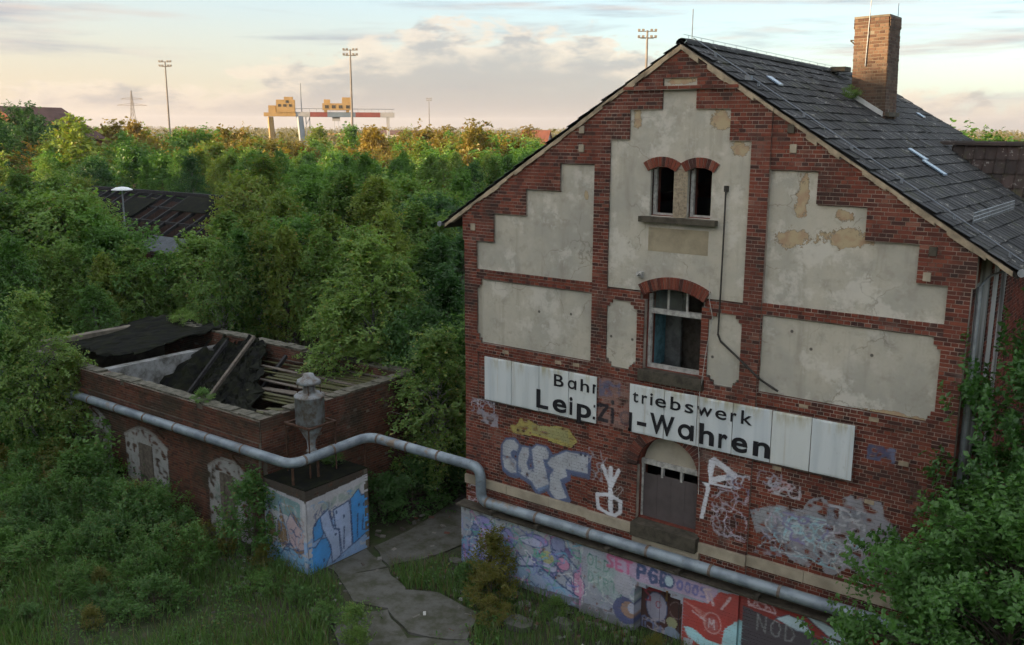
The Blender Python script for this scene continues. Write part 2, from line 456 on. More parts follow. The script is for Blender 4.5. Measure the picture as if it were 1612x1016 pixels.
def leaf_mat(name, lo, hi, extra=None, trans=0.5):
    mt = bpy.data.materials.new(name); mt.use_nodes = True
    t = NT(mt.node_tree); t.n.clear()
    out = t.add('ShaderNodeOutputMaterial')
    g = t.add('ShaderNodeNewGeometry'); o = t.add('ShaderNodeObjectInfo')
    r = t.math('ADD', t.math('MULTIPLY', g.outputs['Random Per Island'], 0.42), t.math('MULTIPLY', o.outputs['Random'], 0.58))
    c = t.ramp(r, [(0.1, lo), (0.9, hi)])
    if extra: c = t.mix(t.smooth(g.outputs['Random Per Island'], 0.9, 0.98), c, extra)
    d = t.add('ShaderNodeBsdfDiffuse'); tr = t.add('ShaderNodeBsdfTranslucent'); gl = t.add('ShaderNodeBsdfGlossy')
    gl.inputs['Roughness'].default_value = 0.45
    t.link(c, d.inputs[0]); t.link(t.mix(1.0, c, (1.0, 1.0, 0.55), 'MULTIPLY'), tr.inputs[0])
    m1 = t.add('ShaderNodeMixShader'); m1.inputs[0].default_value = trans
    t.link(d.outputs[0], m1.inputs[1]); t.link(tr.outputs[0], m1.inputs[2])
    m2 = t.add('ShaderNodeMixShader'); m2.inputs[0].default_value = 0.04
    t.link(m1.outputs[0], m2.inputs[1]); t.link(gl.outputs[0], m2.inputs[2])
    t.link(m2.outputs[0], out.inputs[0])
    MATS[name] = mt
    return mt
L_BIRCH = leaf_mat('birch_leaves', (0.095, 0.195, 0.034), (0.205, 0.345, 0.066), (0.20, 0.18, 0.03))
L_PALE = leaf_mat('pale_birch_leaves', (0.125, 0.23, 0.048), (0.245, 0.385, 0.088), (0.32, 0.30, 0.07))
L_GREEN = leaf_mat('green_leaves', (0.058, 0.16, 0.025), (0.150, 0.305, 0.048))
L_DARK = leaf_mat('dark_leaves', (0.032, 0.10, 0.026), (0.075, 0.185, 0.04))
L_YEL = leaf_mat('yellowing_leaves', (0.115, 0.20, 0.03), (0.235, 0.315, 0.05), (0.26, 0.19, 0.03))
L_AUT = leaf_mat('autumn_leaves', (0.17, 0.155, 0.022), (0.31, 0.22, 0.032), (0.27, 0.14, 0.03))
L_BUSH = leaf_mat('bush_leaves', (0.058, 0.16, 0.032), (0.140, 0.285, 0.056), (0.15, 0.14, 0.03))
L_BUSHY = leaf_mat('yellow_bush_leaves', (0.09, 0.125, 0.018), (0.21, 0.20, 0.03), (0.22, 0.13, 0.03))
L_MAPLE = leaf_mat('maple_leaves', (0.036, 0.125, 0.028), (0.105, 0.245, 0.048))
L_GRASS = leaf_mat('grass_blades', (0.075, 0.175, 0.045), (0.17, 0.275, 0.075), (0.19, 0.15, 0.07))
L_DRY = leaf_mat('dry_stalks', (0.13, 0.11, 0.06), (0.24, 0.19, 0.11))
BARK = simple('bark', (0.13, 0.105, 0.08), 0.5, 5)
BARKW = simple('birch_bark', (0.38, 0.37, 0.34), 0.75, 4, dark=(0.05, 0.045, 0.04), stretch=(1, 1, 3))

def ground_mat():
    mt, t, bs = material('ground_soil')
    p = objco(t)
    c = t.mix(t.smooth(t.noise(p, 0.5, 6, 0.65), 0.4, 0.6), (0.05, 0.047, 0.032), (0.035, 0.055, 0.018))
    c = t.mix(t.math('MULTIPLY', t.smooth(t.noise(p, 3.2, 6, 0.7), 0.5, 0.66), 0.7), c, (0.075, 0.066, 0.05))
    c = t.mix(t.math('MULTIPLY', t.smooth(t.noise(p, 1.1, 5, 0.7), 0.55, 0.66), 0.6), c, (0.045, 0.062, 0.016))
    t.link(c, bs.inputs['Base Color']); bs.inputs['Roughness'].default_value = 0.95
    bump(t, bs, t.noise(p, 5, 6, 0.7), 0.6, 0.06)
    return mt
GROUND = ground_mat()

# ------------------------------------------------------------------ graffiti: strokes and fills sampled onto the painted bricks
class Canvas:
    def __init__(self, u0, u1, z0, z1, res=0.012):
        self.u0, self.z0, self.res = u0, z0, res
        self.nu = int((u1-u0)/res)+1; self.nz = int((z1-z0)/res)+1
        self.a = np.zeros((self.nz, self.nu, 4), np.float32)
        self.U, self.Z = np.meshgrid(u0+np.arange(self.nu)*res, z0+np.arange(self.nz)*res)
        self.rough = self._noise(0.10)
    def _noise(self, cell):
        k = max(2, int(cell/self.res))
        n = rng.random((self.nz//k+3, self.nu//k+3))
        i = np.arange(self.nz)/k; j = np.arange(self.nu)/k
        i0 = i.astype(int); j0 = j.astype(int); fi = (i-i0)[:, None]; fj = (j-j0)[None]
        return (n[i0][:, j0]*(1-fi)*(1-fj)+n[i0+1][:, j0]*fi*(1-fj)+n[i0][:, j0+1]*(1-fi)*fj+n[i0+1][:, j0+1]*fi*fj)
    def _win(self, pts, pad):
        P = np.asarray(pts, float)
        j0 = max(0, int((P[:,0].min()-pad-self.u0)/self.res)); j1 = min(self.nu, int((P[:,0].max()+pad-self.u0)/self.res)+2)
        i0 = max(0, int((P[:,1].min()-pad-self.z0)/self.res)); i1 = min(self.nz, int((P[:,1].max()+pad-self.z0)/self.res)+2)
        return slice(i0, i1), slice(j0, j1)
    def _blend(self, s, mask, col, al):
        a = self.a[s]; f = (mask*al)[..., None]
        oa = a[..., 3:4]; na = f+oa*(1-f)
        rgb = np.where(na > 1e-4, (np.asarray(col, np.float32)*f+a[..., :3]*oa*(1-f))/np.maximum(na, 1e-4), a[..., :3])
        self.a[s] = np.concatenate([rgb, na], -1)
    def stroke(self, pts, wd, col, al=0.95, closed=False):
        pts = [tuple(p) for p in pts]
        if closed: pts = pts+[pts[0]]
        s = self._win(pts, wd+0.02)
        U, Z = self.U[s], self.Z[s]
        if U.size == 0: return
        d = np.full(U.shape, 9.0)
        for (a, b), (c, e) in zip(pts[:-1], pts[1:]):
            du, dz = c-a, e-b; L = du*du+dz*dz+1e-9
            tt = np.clip(((U-a)*du+(Z-b)*dz)/L, 0, 1)
            d = np.minimum(d, np.hypot(U-a-tt*du, Z-b-tt*dz))
        d = d+(self.rough[s]-0.5)*min(0.02, wd*0.4)
        self._blend(s, np.clip((wd/2-d)/0.014+0.5, 0, 1), col, al)
    def poly(self, pts, col, al=0.95, noise=0.0):
        s = self._win(pts, 0.02)
        U, Z = self.U[s], self.Z[s]
        if U.size == 0: return
        ins = np.zeros(U.shape, bool); n = len(pts)
        for i in range(n):
            (a, b), (c, e) = pts[i], pts[(i+1) % n]
            if b == e: continue
            cr = ((b > Z) != (e > Z)) & (U < (c-a)*(Z-b)/(e-b)+a)
            ins ^= cr
        mk = ins.astype(float)
        if noise: mk *= np.clip((self.rough[s]-noise*0.55)/0.25, 0, 1)
        self._blend(s, mk, col, al)
    def disc(self, cu, cz, ru, rz, col, al=0.95):
        self.poly([(cu+ru*math.cos(k*0.5236/2), cz+rz*math.sin(k*0.5236/2)) for k in range(24)], col, al)
    def ring(self, cu, cz, ru, rz, wd, col, al=0.95):
        self.stroke([(cu+ru*math.cos(k*0.5236/2), cz+rz*math.sin(k*0.5236/2)) for k in range(24)], wd, col, al, True)
    def scribble(self, u0, u1, z0, z1, n, wd, cols, al=0.8, sd=1):
        g = np.random.default_rng(sd)
        for k in range(n):
            c = cols[int(g.integers(len(cols)))]
            p = np.array([g.uniform(u0, u1), g.uniform(z0, z1)]); th = g.uniform(0, 6.28); pts = [tuple(p)]
            for i in range(int(g.integers(5, 13))):
                th += g.normal(0, 0.8); p = p+0.075*np.array([math.cos(th), math.sin(th)])
                p[0] = min(max(p[0], u0), u1); p[1] = min(max(p[1], z0), z1); pts.append(tuple(p))
            self.stroke(pts, wd*g.uniform(0.6, 1.4), c, al)
    def text(self, s, u, z, h, wd, col, al=0.95, slope=0.0, sp=0.8):
        for ch in s:
            for pl in FONT.get(ch, []):
                self.stroke([(u+x*h*0.62, z+y*h+slope*(x*h*0.62)) for x, y in pl], wd, col, al)
            u += h*sp; z += slope*h*sp
    def lift(self, k):
        self.a[..., :3] = np.clip(self.a[..., :3]*k, 0, 0.8)
    def sample(self, u, z):
        j = np.clip(((u-self.u0)/self.res+0.5).astype(int), 0, self.nu-1); i = np.clip(((z-self.z0)/self.res+0.5).astype(int), 0, self.nz-1)
        return self.a[i, j]
FONT = {'O': [[(0.5,0),(0.1,0.2),(0.05,0.6),(0.4,1),(0.8,0.9),(0.95,0.5),(0.8,0.1),(0.5,0)]], 'L': [[(0.1,1),(0.1,0),(0.9,0)]],
 'D': [[(0.1,0),(0.1,1),(0.6,0.9),(0.95,0.5),(0.6,0.1),(0.1,0)]], 'I': [[(0.5,0),(0.5,1)]], 'R': [[(0.1,0),(0.1,1),(0.8,0.85),(0.8,0.6),(0.1,0.5),(0.9,0)]],
 'T': [[(0.5,0),(0.5,1)],[(0,1),(1,1)]], 'Y': [[(0,1),(0.5,0.5),(1,1)],[(0.5,0.5),(0.4,0)]], 'S': [[(0.9,0.9),(0.3,1),(0.1,0.75),(0.8,0.4),(0.8,0.1),(0.1,0.05)]],
 'E': [[(0.9,1),(0.1,1),(0.1,0),(0.9,0)],[(0.1,0.5),(0.7,0.5)]], 'P': [[(0.1,0),(0.1,1),(0.9,0.85),(0.85,0.5),(0.1,0.45)]], 'G': [[(0.95,0.85),(0.4,1),(0.05,0.5),(0.4,0),(0.95,0.15),(0.9,0.5),(0.5,0.5)]],
 'N': [[(0.1,0),(0.1,1),(0.9,0),(0.9,1)]], 'M': [[(0,0),(0.1,1),(0.5,0.4),(0.9,1),(1,0)]], 'W': [[(0,1),(0.25,0),(0.5,0.6),(0.75,0),(1,1)]], 'K': [[(0.1,0),(0.1,1)],[(0.9,1),(0.1,0.5),(0.9,0)]],
 'A': [[(0,0),(0.5,1),(1,0)],[(0.2,0.4),(0.8,0.4)]], 'H': [[(0.1,0),(0.1,1)],[(0.9,0),(0.9,1)],[(0.1,0.5),(0.9,0.5)]], 'B': [[(0.1,0),(0.1,1),(0.75,0.85),(0.2,0.52),(0.9,0.3),(0.1,0)]], 'U': [[(0.1,1),(0.15,0.1),(0.8,0.1),(0.9,1)]],
 'Q': [[(0.5,0),(0.1,0.3),(0.2,0.9),(0.8,0.9),(0.9,0.3),(0.5,0),(0.9,-0.2)]]}

# pictures of the gable wall, in metres along the wall and up
GC = Canvas(-5.9, 5.9, -1.4, 4.6)
WHITE, PALE, NAVY, INK = (0.52, 0.53, 0.58), (0.34, 0.36, 0.40), (0.045, 0.075, 0.17), (0.03, 0.03, 0.06)
def zz(pts, x0, y0, s, fn): return [fn(x0+a/s, y0+b/s) for a, b in pts]
def pix(px, py, y=0.0):
    """a point of the photograph on the plane of the wall"""
    a, b = px-806, 508-py
    c, s = math.cos(-R_(ROLL)), math.sin(-R_(ROLL)); a, b = c*a-s*b, s*a+c*b
    d = FWD*1466.5+RGT*a+UPV*b
    k = (y-CAM[1])/d[1]
    return (CAM[0]+d[0]*k, CAM[2]+d[2]*k)
# small grey tag top left, yellow wash
GC.poly(zz([(30,60),(90,10),(180,60),(260,70),(260,190),(200,180),(60,100)], 740, 640, 5.646, pix), (0.26, 0.26, 0.30), 0.75, 0.7)
GC.scribble(-5.55, -4.8, 2.95, 3.3, 12, 0.03, [(0.4,0.4,0.46),(0.2,0.2,0.26)], 0.8, 3)
GC.poly(zz([(325,210),(345,170),(430,150),(450,100),(540,120),(620,170),(740,170),(870,180),(910,230),(960,310),(900,370),(780,330),(640,275),(420,240)], 740, 640, 5.646, pix), (0.33, 0.29, 0.085), 0.9, 0.35)
GC.poly(zz([(560,160),(740,180),(880,200),(890,330),(700,270),(560,230)], 740, 640, 5.646, pix), (0.23, 0.24, 0.13), 0.6, 0.4)
# silver piece with blue shadow
pc1 = [(300,330),(330,290),(400,290),(440,340),(430,400),(395,385),(370,405),(375,440),(425,490),(420,590),(370,590),(310,540),(295,440)]
pc2 = [(435,440),(470,355),(530,360),(535,430),(510,500),(530,560),(575,545),(555,380),(600,340),(680,360),(712,410),(700,470),(660,470),(682,560),(712,690),(600,740),(560,670),(430,580)]
pc3 = [(730,450),(860,395),(1065,430),(1055,600),(860,555),(872,620),(812,650),(832,720),(872,810),(770,830),(710,740),(720,600),(745,560),(690,500)]
for pc in (pc1, pc2, pc3):
    GC.stroke(zz([(a+6, b+14) for a, b in pc], 740, 640, 5.646, pix), 0.17, (0.075, 0.11, 0.20), 0.85, True)
for pc in (pc1, pc2, pc3):
    q = zz(pc, 740, 640, 5.646, pix)
    GC.poly(q, (0.33, 0.345, 0.375), 0.96, 0.08); GC.stroke(q, 0.022, (0.08, 0.11, 0.2), 0.8, True)
GC.poly(zz([(600,730),(705,690),(700,720),(620,760)], 740, 640, 5.646, pix), (0.14, 0.2, 0.32), 0.9)
for uu in np.arange(-2.25, -1.9, 0.12): GC.poly([(uu,2.47),(uu+0.06,2.47),(uu+0.06,2.54),(uu,2.54)], INK, 0.9)
GC.scribble(-2.0, -1.35, 2.0, 2.75, 8, 0.03, [(0.3,0.3,0.34)], 0.6, 5)
# white figure tag
for pl, wd in (([(1200,520),(1262,690)], 0.10), ([(1272,540),(1266,900)], 0.12), ([(1340,560),(1268,720)], 0.10), ([(1262,775),(1150,770),(1160,890),(1255,945),(1300,960),(1352,930),(1358,830),(1290,795)], 0.10), ([(1275,930),(1275,860)], 0.09)):
    GC.stroke(zz(pl, 740, 640, 5.646, pix), wd, WHITE)
GC.stroke(zz([(1290,760),(1360,700),(1380,730),(1330,790)], 740, 640, 5.646, pix), 0.02, (0.4,0.38,0.38), 0.7)
# white letters right of the arched door
f2 = lambda a, b: pix(a, b, -0.1)
for pl, wd in (([(745,310),(705,470)], 0.14), ([(765,300),(905,410)], 0.14), ([(900,415),(690,455)], 0.13), ([(880,500),(740,470)], 0.05), ([(715,500),(668,710)], 0.10)):
    GC.stroke(zz(pl, 960, 660, 4.617, f2), wd, WHITE)
GC.scribble(1.15, 1.95, 1.5, 2.55, 22, 0.022, [(0.45,0.42,0.5),(0.36,0.34,0.4)], 0.75, 7)
GC.scribble(1.45, 1.95, 2.55, 2.95, 9, 0.03, [(0.4,0.4,0.46),(0.14,0.16,0.25)], 0.8, 8)
GC.poly(zz([(760,600),(860,560),(880,620),(800,700),(830,860),(790,860),(720,770),(710,820)], 960, 660, 4.617, f2), (0.4,0.38,0.43), 0.55, 0.9)
# big silver wash on the right bay
GC.poly(zz([(60,330),(280,285),(500,330),(560,240),(680,222),(770,330),(770,480),(810,380),(830,240),(900,205),(1170,270),(1190,350),(1250,420),(1330,500),(1330,1000),(1100,940),(880,820),(780,880),(690,880),(645,720),(560,820),(400,760),(320,600),(110,520)], 1170, 740, 5.348, pix), (0.235, 0.24, 0.265), 0.9, 0.42)
GC.poly(zz([(100,350),(280,300),(480,330),(640,400),(620,600),(400,560),(120,480)], 1170, 740, 5.348, pix), (0.26, 0.27, 0.29), 0.9, 0.1)
GC.poly(zz([(80,610),(330,660),(330,740),(60,680)], 1170, 740, 5.348, pix), (0.27, 0.25, 0.3), 0.7, 0.6)
GC.scribble(2.2, 4.3, 1.45, 2.4, 60, 0.022, [(0.45,0.47,0.5),(0.25,0.42,0.48),(0.4,0.36,0.44),(0.13,0.15,0.2)], 0.8, 11)
GC.scribble(2.7, 3.6, 1.8, 2.35, 26, 0.035, [(0.28,0.46,0.52),(0.42,0.5,0.53),(0.18,0.16,0.3)], 0.85, 12)
GC.scribble(3.6, 4.3, 2.35, 2.75, 14, 0.05, [(0.36,0.37,0.4),(0.16,0.17,0.2)], 0.8, 13)
GC.scribble(2.3, 3.0, 2.7, 3.0, 12, 0.03, [(0.4,0.4,0.44),(0.42,0.3,0.33)], 0.8, 14)
GC.scribble(2.1, 2.6, 2.85, 3.15, 5, 0.03, [(0.3,0.3,0.36)], 0.7, 15)
GC.scribble(4.25, 4.7, 3.85, 4.1, 9, 0.05, [(0.05,0.06,0.12),(0.12,0.14,0.22)], 0.8, 16)
GC.stroke([(3.75,1.55),(3.95,1.32),(4.7,1.3),(4.85,1.36)], 0.035, (0.45,0.43,0.4), 0.8)
# ghost lettering on the bricks where a sign panel is gone
GC.poly([(-1.76,3.36),(-0.9,3.36),(-0.9,4.50),(-1.76,4.50)], (0.27,0.17,0.145), 0.55, 0.45)
for pl in ([(-1.72,3.83),(-1.5,3.83),(-1.72,3.48),(-1.5,3.48)], [(-1.36,3.48),(-1.36,3.78)], [(-1.36,3.92),(-1.36,3.96)]): GC.stroke(pl, 0.09, (0.012,0.012,0.018), 0.97)
GC.ring(-1.02, 3.64, 0.12, 0.14, 0.07, (0.05,0.05,0.07), 0.6)
GC.scribble(-1.7, -1.2, 4.05, 4.4, 8, 0.06, [(0.09,0.1,0.17)], 0.6, 18)
# plinth: whitewash first
GC.poly([(-5.9,-1.4),(2.05,-1.4),(2.05,0.46),(-5.9,0.46)], (0.27, 0.295, 0.35), 0.95, 0.12)
GC.poly([(-5.9,0.2),(-1.9,0.2),(-1.9,0.46),(-5.9,0.46)], (0.35, 0.375, 0.40), 0.9, 0.3)
PINK, LAV, BLUE, CYAN, RED = (0.48,0.22,0.34), (0.26,0.24,0.50), (0.13,0.2,0.42), (0.32,0.53,0.58), (0.32,0.05,0.04)
gg = np.random.default_rng(21)
for k in range(26):
    cu, cz = gg.uniform(-5.7,-2.0), gg.uniform(-1.3,0.15); ru, rz = gg.uniform(0.14,0.42), gg.uniform(0.12,0.36)
    cc = [LAV, PINK, (0.25,0.30,0.46), (0.36,0.38,0.50), (0.19,0.22,0.38)][int(gg.integers(5))]
    GC.disc(cu, cz, ru, rz, cc, 0.85); GC.ring(cu, cz, ru, rz, 0.03, NAVY, 0.8)
for (a, b, c, e) in [(-5.55,-0.1,-5.2,-0.35), (-5.0,0.1,-4.5,-0.3), (-4.2,-0.1,-3.3,-0.9), (-3.6,-0.3,-2.9,-1.05), (-3.0,-0.2,-2.2,-0.8), (-2.6,0.05,-2.1,-0.3)]:
    GC.stroke([(a,b),((a+c)/2-0.1,(b+e)/2+0.08),(c,e)], 0.05, NAVY, 0.85)
GC.poly([(-3.9,-0.75),(-3.2,-0.55),(-2.6,-0.85),(-2.1,-1.0),(-2.2,-1.35),(-3.0,-1.1),(-3.8,-1.2)], (0.24,0.34,0.47), 0.85)
GC.stroke([(-3.9,-0.75),(-3.2,-0.55),(-2.6,-0.85),(-2.1,-1.0)], 0.05, NAVY)
GC.disc(-5.4, -0.65, 0.32, 0.27, (0.21,0.27,0.47), 0.9); GC.ring(-5.4, -0.65, 0.32, 0.27, 0.04, NAVY)
GC.disc(-3.0, -0.25, 0.2, 0.16, (0.36,0.36,0.13), 0.8); GC.disc(-2.35, 0.05, 0.14, 0.12, (0.13,0.09,0.22), 0.85)
GC.scribble(-5.7, -1.95, -1.3, 0.4, 120, 0.028, [NAVY, (0.15,0.17,0.42), (0.5,0.51,0.56), (0.42,0.16,0.32), (0.12,0.32,0.46), (0.10,0.30,0.22)], 0.85, 91)
GC.scribble(-1.9, -0.5, -1.3, 0.1, 34, 0.025, [(0.2,0.3,0.3), (0.46,0.48,0.5), (0.24,0.24,0.34)], 0.7, 92)
GC.poly([(-5.9,-1.4),(2.05,-1.4),(2.05,-1.02),(0.5,-1.12),(-1.5,-1.0),(-3.4,-1.15),(-5.9,-1.02)], (0.10,0.10,0.095), 0.7, 0.4)
GC.text('OLD', -1.78, 0.0, 0.28, 0.035, (0.03,0.13,0.11), 0.95, -0.12); GC.text('DIRTY', -1.75, -0.42, 0.26, 0.03, (0.03,0.13,0.11), 0.95, -0.14)
GC.poly([(-1.8,0.25),(-0.9,0.15),(-0.85,-0.75),(-1.75,-0.45)], (0.33,0.47,0.42), 0.30)
GC.disc(-0.8, -0.2, 0.25, 0.3, (0.33,0.33,0.38), 0.9); GC.disc(-0.72, -0.85, 0.33, 0.33, (0.07,0.08,0.17), 0.95); GC.disc(-0.62, -0.8, 0.22, 0.2, (0.28,0.18,0.13), 0.9); GC.disc(-0.55, -0.75, 0.12, 0.13, (0.34,0.37,0.47), 0.9)
GC.poly([(-1.3,0.42),(-0.5,0.42),(0.9,0.40),(1.5,0.40),(1.5,0.02),(0.5,0.02),(-0.4,-0.02),(-1.2,0.16)], (0.38,0.28,0.40), 0.8)
GC.text('SET', -1.25, 0.10, 0.30, 0.075, (0.40,0.12,0.22), 0.95, -0.02, 0.78); GC.text('PGD', -0.45, 0.06, 0.34, 0.085, NAVY, 0.95, 0, 0.86); GC.text('OOOS', 0.55, 0.1, 0.22, 0.05, (0.12,0.13,0.32), 0.9, 0, 0.85)
GC.disc(0.35, 0.22, 0.1, 0.14, (0.40,0.52,0.58), 0.95); GC.ring(0.35, 0.22, 0.12, 0.15, 0.05, NAVY)
# red field with pale blue clouds
GC.poly([(0.72,-0.05),(1.3,0.0),(1.55,0.35),(2.05,0.42),(2.05,-1.4),(0.72,-1.4)], RED, 0.97)
for k in range(9): GC.stroke([(0.75+0.09*k,-0.12-0.04*k),(1.25,-0.25-0.05*k)], 0.02, (0.46,0.22,0.2), 0.8)
GC.poly([(0.75,-0.72),(0.95,-0.68),(1.3,-0.85),(1.65,-0.85),(1.7,-0.45),(1.95,-0.2),(2.05,-0.2),(2.05,-1.1),(1.3,-1.1),(0.85,-0.92)], CYAN, 0.97)
GC.ring(1.42, -0.42, 0.2, 0.24, 0.03, (0.45,0.25,0.24)); GC.disc(1.42, -0.45, 0.14, 0.18, (0.33,0.10,0.10)); GC.text('M', 1.34, -0.55, 0.2, 0.03, (0.5,0.42,0.45))
GC.stroke([(1.42,0.0),(1.35,0.25)], 0.05, (0.47,0.35,0.36)); GC.stroke([(1.62,-0.02),(1.8,0.3)], 0.05, (0.47,0.35,0.36)); GC.stroke([(1.3,0.05),(1.2,0.3),(1.35,0.33)], 0.05, (0.5,0.38,0.38))
GC.stroke([(0.95,-0.3),(1.25,-0.42)], 0.04, (0.47,0.35,0.36)); GC.poly([(0.75,-1.0),(0.98,-0.95),(1.0,-1.4),(0.75,-1.4)], (0.36,0.4,0.45), 0.9)
# right bay of the plinth
GC.poly([(2.05,-1.4),(5.9,-1.4),(5.9,0.46),(2.05,0.46)], (0.24,0.04,0.035), 0.95)
GC.poly([(2.05,0.16),(2.7,0.05),(3.6,-0.02),(4.4,-0.3),(5.2,-0.45),(5.9,-0.5),(5.9,-1.4),(2.05,-1.4)], (0.065,0.062,0.072), 0.97)
for pl in ([(2.75,0.1),(3.0,0.27),(3.35,0.25),(3.55,0.0),(3.2,-0.02)], [(3.35,0.38),(3.7,0.36),(4.1,0.24),(4.3,0.05),(3.85,0.08),(3.5,0.28)], [(3.7,0.05),(4.0,-0.15),(4.6,-0.2),(4.3,0.02)], [(4.35,0.2),(4.75,0.15),(5.1,-0.1),(4.7,-0.4),(4.3,-0.15)], [(4.9,-0.05),(5.6,0.0),(5.7,-0.5),(5.0,-0.4)]):
    GC.poly(pl, (0.42,0.54,0.60), 0.96); GC.stroke(pl, 0.025, INK, 0.85, True)
GC.scribble(2.15, 2.75, 0.2, 0.42, 9, 0.025, [(0.5,0.35,0.38)], 0.9, 31)
GC.text('NOD', 2.35, -0.28, 0.36, 0.03, (0.24,0.25,0.26), 0.8, -0.06, 0.85); GC.text('DO', 3.5, -0.55, 0.42, 0.035, (0.22,0.23,0.24), 0.8, -0.1, 1.1)
GC.stroke([(2.7,-0.75),(3.1,-0.62),(3.5,-0.7),(3.9,-0.62)], 0.09, (0.05,0.17,0.42), 0.9); GC.stroke([(3.1,-0.5),(3.0,-0.9),(3.4,-0.95)], 0.08, (0.05,0.2,0.07), 0.9); GC.scribble(2.6, 4.2, -1.1, -0.5, 8, 0.05, [(0.06,0.2,0.45),(0.07,0.22,0.10)], 0.85, 33)
# loose scribbles
GC.scribble(-5.65, -5.35, 0.5, 0.95, 6, 0.03, [(0.42,0.3,0.34),(0.45,0.42,0.46)], 0.8, 35)

GC.lift(1.4)
# ------------------------------------------------------------------ brick laying
COURSE, JOINT = 0.077, 0.014
class Frame:
    def __init__(self, o, u, n): self.o = np.array(o, float); self.u = np.array(u, float); self.n = np.array(n, float)
    def __call__(self, u, d, z):
        u = np.asarray(u, float); d = np.asarray(d, float)+0*u; z = np.asarray(z, float)+0*u
        return self.o+u[..., None]*self.u+d[..., None]*self.n+z[..., None]*np.array([0, 0, 1.0])
def grid_slab(mb, fr, u0, u1, z0, z1, d, depth, canvas=None, cell=0.024, back=False):
    """front face (optionally a grid that carries paint) and four flanks; d = distance out of the wall"""
    nx = nz = 1; paint = None
    if canvas is not None:
        pr = canvas.sample(np.linspace(u0, u1, 7), np.full(7, (z0+z1)/2))
        if pr[:, 3].max() > 0.02:
            nx = max(1, int(round((u1-u0)/cell))); nz = max(1, int(round((z1-z0)/0.022)))
        else: canvas = None
    us = np.linspace(u0, u1, nx+1); zs = np.linspace(z0, z1, nz+1)
    UU, ZZ = np.meshgrid(us, zs)
    v = fr(UU.ravel(), d, ZZ.ravel())
    k = nx+1
    ii, jj = np.meshgrid(np.arange(nx), np.arange(nz)); a = (jj*k+ii).ravel()
    q = np.stack([a, a+1, a+k+1, a+k], 1)
    n = len(v)
    vb = fr(np.array([u0, u1, u1, u0]), d-depth, np.array([z0, z0, z1, z1]))
    c = [0, nx, nz*k+nx, nz*k]
    q = np.concatenate([q, [(n, n+1, c[1], c[0]), (n+1, n+2, c[2], c[1]), (n+2, n+3, c[3], c[2]), (n+3, n, c[0], c[3])]])
    if canvas is not None:
        cu = np.concatenate([UU.ravel(), [u0, u1, u1, u0]]); cz = np.concatenate([ZZ.ravel(), [z0, z0, z1, z1]])
        paint = canvas.sample(cu, cz)
    mb.add(np.concatenate([v, vb]), q, None, paint)
def lay(fr, z0, z1, intervals, mb_b, mb_m, canvas=None, rank=None, mdepth=0.14, ragged=0.0, gap=0.0, seed=1):
    """English cross bond between z0 and z1; intervals(z) -> [(a, b, d), ...]; rank collects bricks for single objects"""
    g = np.random.default_rng(seed)
    k = 0; z = z0
    while z < z1-0.02:
        zt = min(z+COURSE, z1); zc = z+COURSE*0.55
        pitch = 0.253 if k % 2 == 0 else 0.1265
        ph = (0.1265 if (k//2) % 2 else 0.0) if k % 2 == 0 else 0.06325
        for (a, b, d) in intervals(zc):
            if b-a < 0.02: continue
            grid_slab(mb_m, fr, a, b, z, zt, d-0.009, mdepth, canvas, 0.05)
            cuts = [a]
            x = math.floor((a-ph)/pitch)*pitch+ph
            while x < b:
                if x > a+0.05 and x < b-0.05: cuts.append(x)
                x += pitch
            cuts.append(b)
            for p, q in zip(cuts[:-1], cuts[1:]):
                if ragged and g.random() < ragged: continue
                if gap and g.random() < gap: continue
                jl = 0.0 if p == a else JOINT/2; jr = 0.0 if q == b else JOINT/2
                dd = d+g.normal(0, 0.0022)
                bz0 = z+JOINT; bz1 = min(zt, z+COURSE)
                if rank is not None:
                    rank.append((p+jl, q-jr, bz0, bz1, dd))
                else:
                    grid_slab(mb_b, fr, p+jl, q-jr, bz0, bz1, dd, 0.03, canvas)
        z += COURSE; k += 1
def subtract(iv, a, b):
    out = []
    for (p, q, d) in iv:
        if b <= p or a >= q: out.append((p, q, d)); continue
        if a > p: out.append((p, a, d))
        if b < q: out.append((b, q, d))
    return out

# ------------------------------------------------------------------ ground
gm = MB()
gm.add([(-4000,-4000,G),(4000,-4000,G),(4000,4000,G),(-4000,4000,G)], [(0,1,2,3)])
tag(gm.build('ground', GROUND), kind='structure')

# ------------------------------------------------------------------ the engine-shed office: gable front
B = empty('depot_building', (0, 0, G), 'two-storey red brick depot office with plastered gable, chimney and dark tiled roof', 'building')
def bpart(mb, name, mat, parent=None, smooth=False):
    o = mb.build(name, mat, None, None, smooth); o.parent = parent or B
    if parent is None: o.location = (0, 0, -G)
    return o
SL, APEX = 0.627, 11.60
DOOR = (0.055, 0.745, 1.33, 2.62)           # centre, half width (= arch radius), sill, springing
MW = (0.035, 0.675, 4.85, 6.50, 0.17)       # centre, half width, sill, springing, rise
MR = (MW[1]**2+MW[4]**2)/(2*MW[4]); MCZ = MW[3]+MW[4]-MR
PW = [(-0.345, 0.275), (0.51, 0.265)]       # twin windows: centre, half width
PZ0, PZS, PRISE = 8.18, 9.15, 0.07
PR = (0.27**2+PRISE**2)/(2*PRISE)
CEL = (0.10, 0.60, -0.20, 0.13)             # cellar door: centre, half width, springing, rise
CR = (CEL[1]**2+CEL[3]**2)/(2*CEL[3]); CCZ = CEL[2]+CEL[3]-CR
def cham(z, z0, z1): return 0.13 if (z < z0+0.09 or z > z1-0.09) else (0.065 if (z < z0+0.17 or z > z1-0.17) else 0.0)
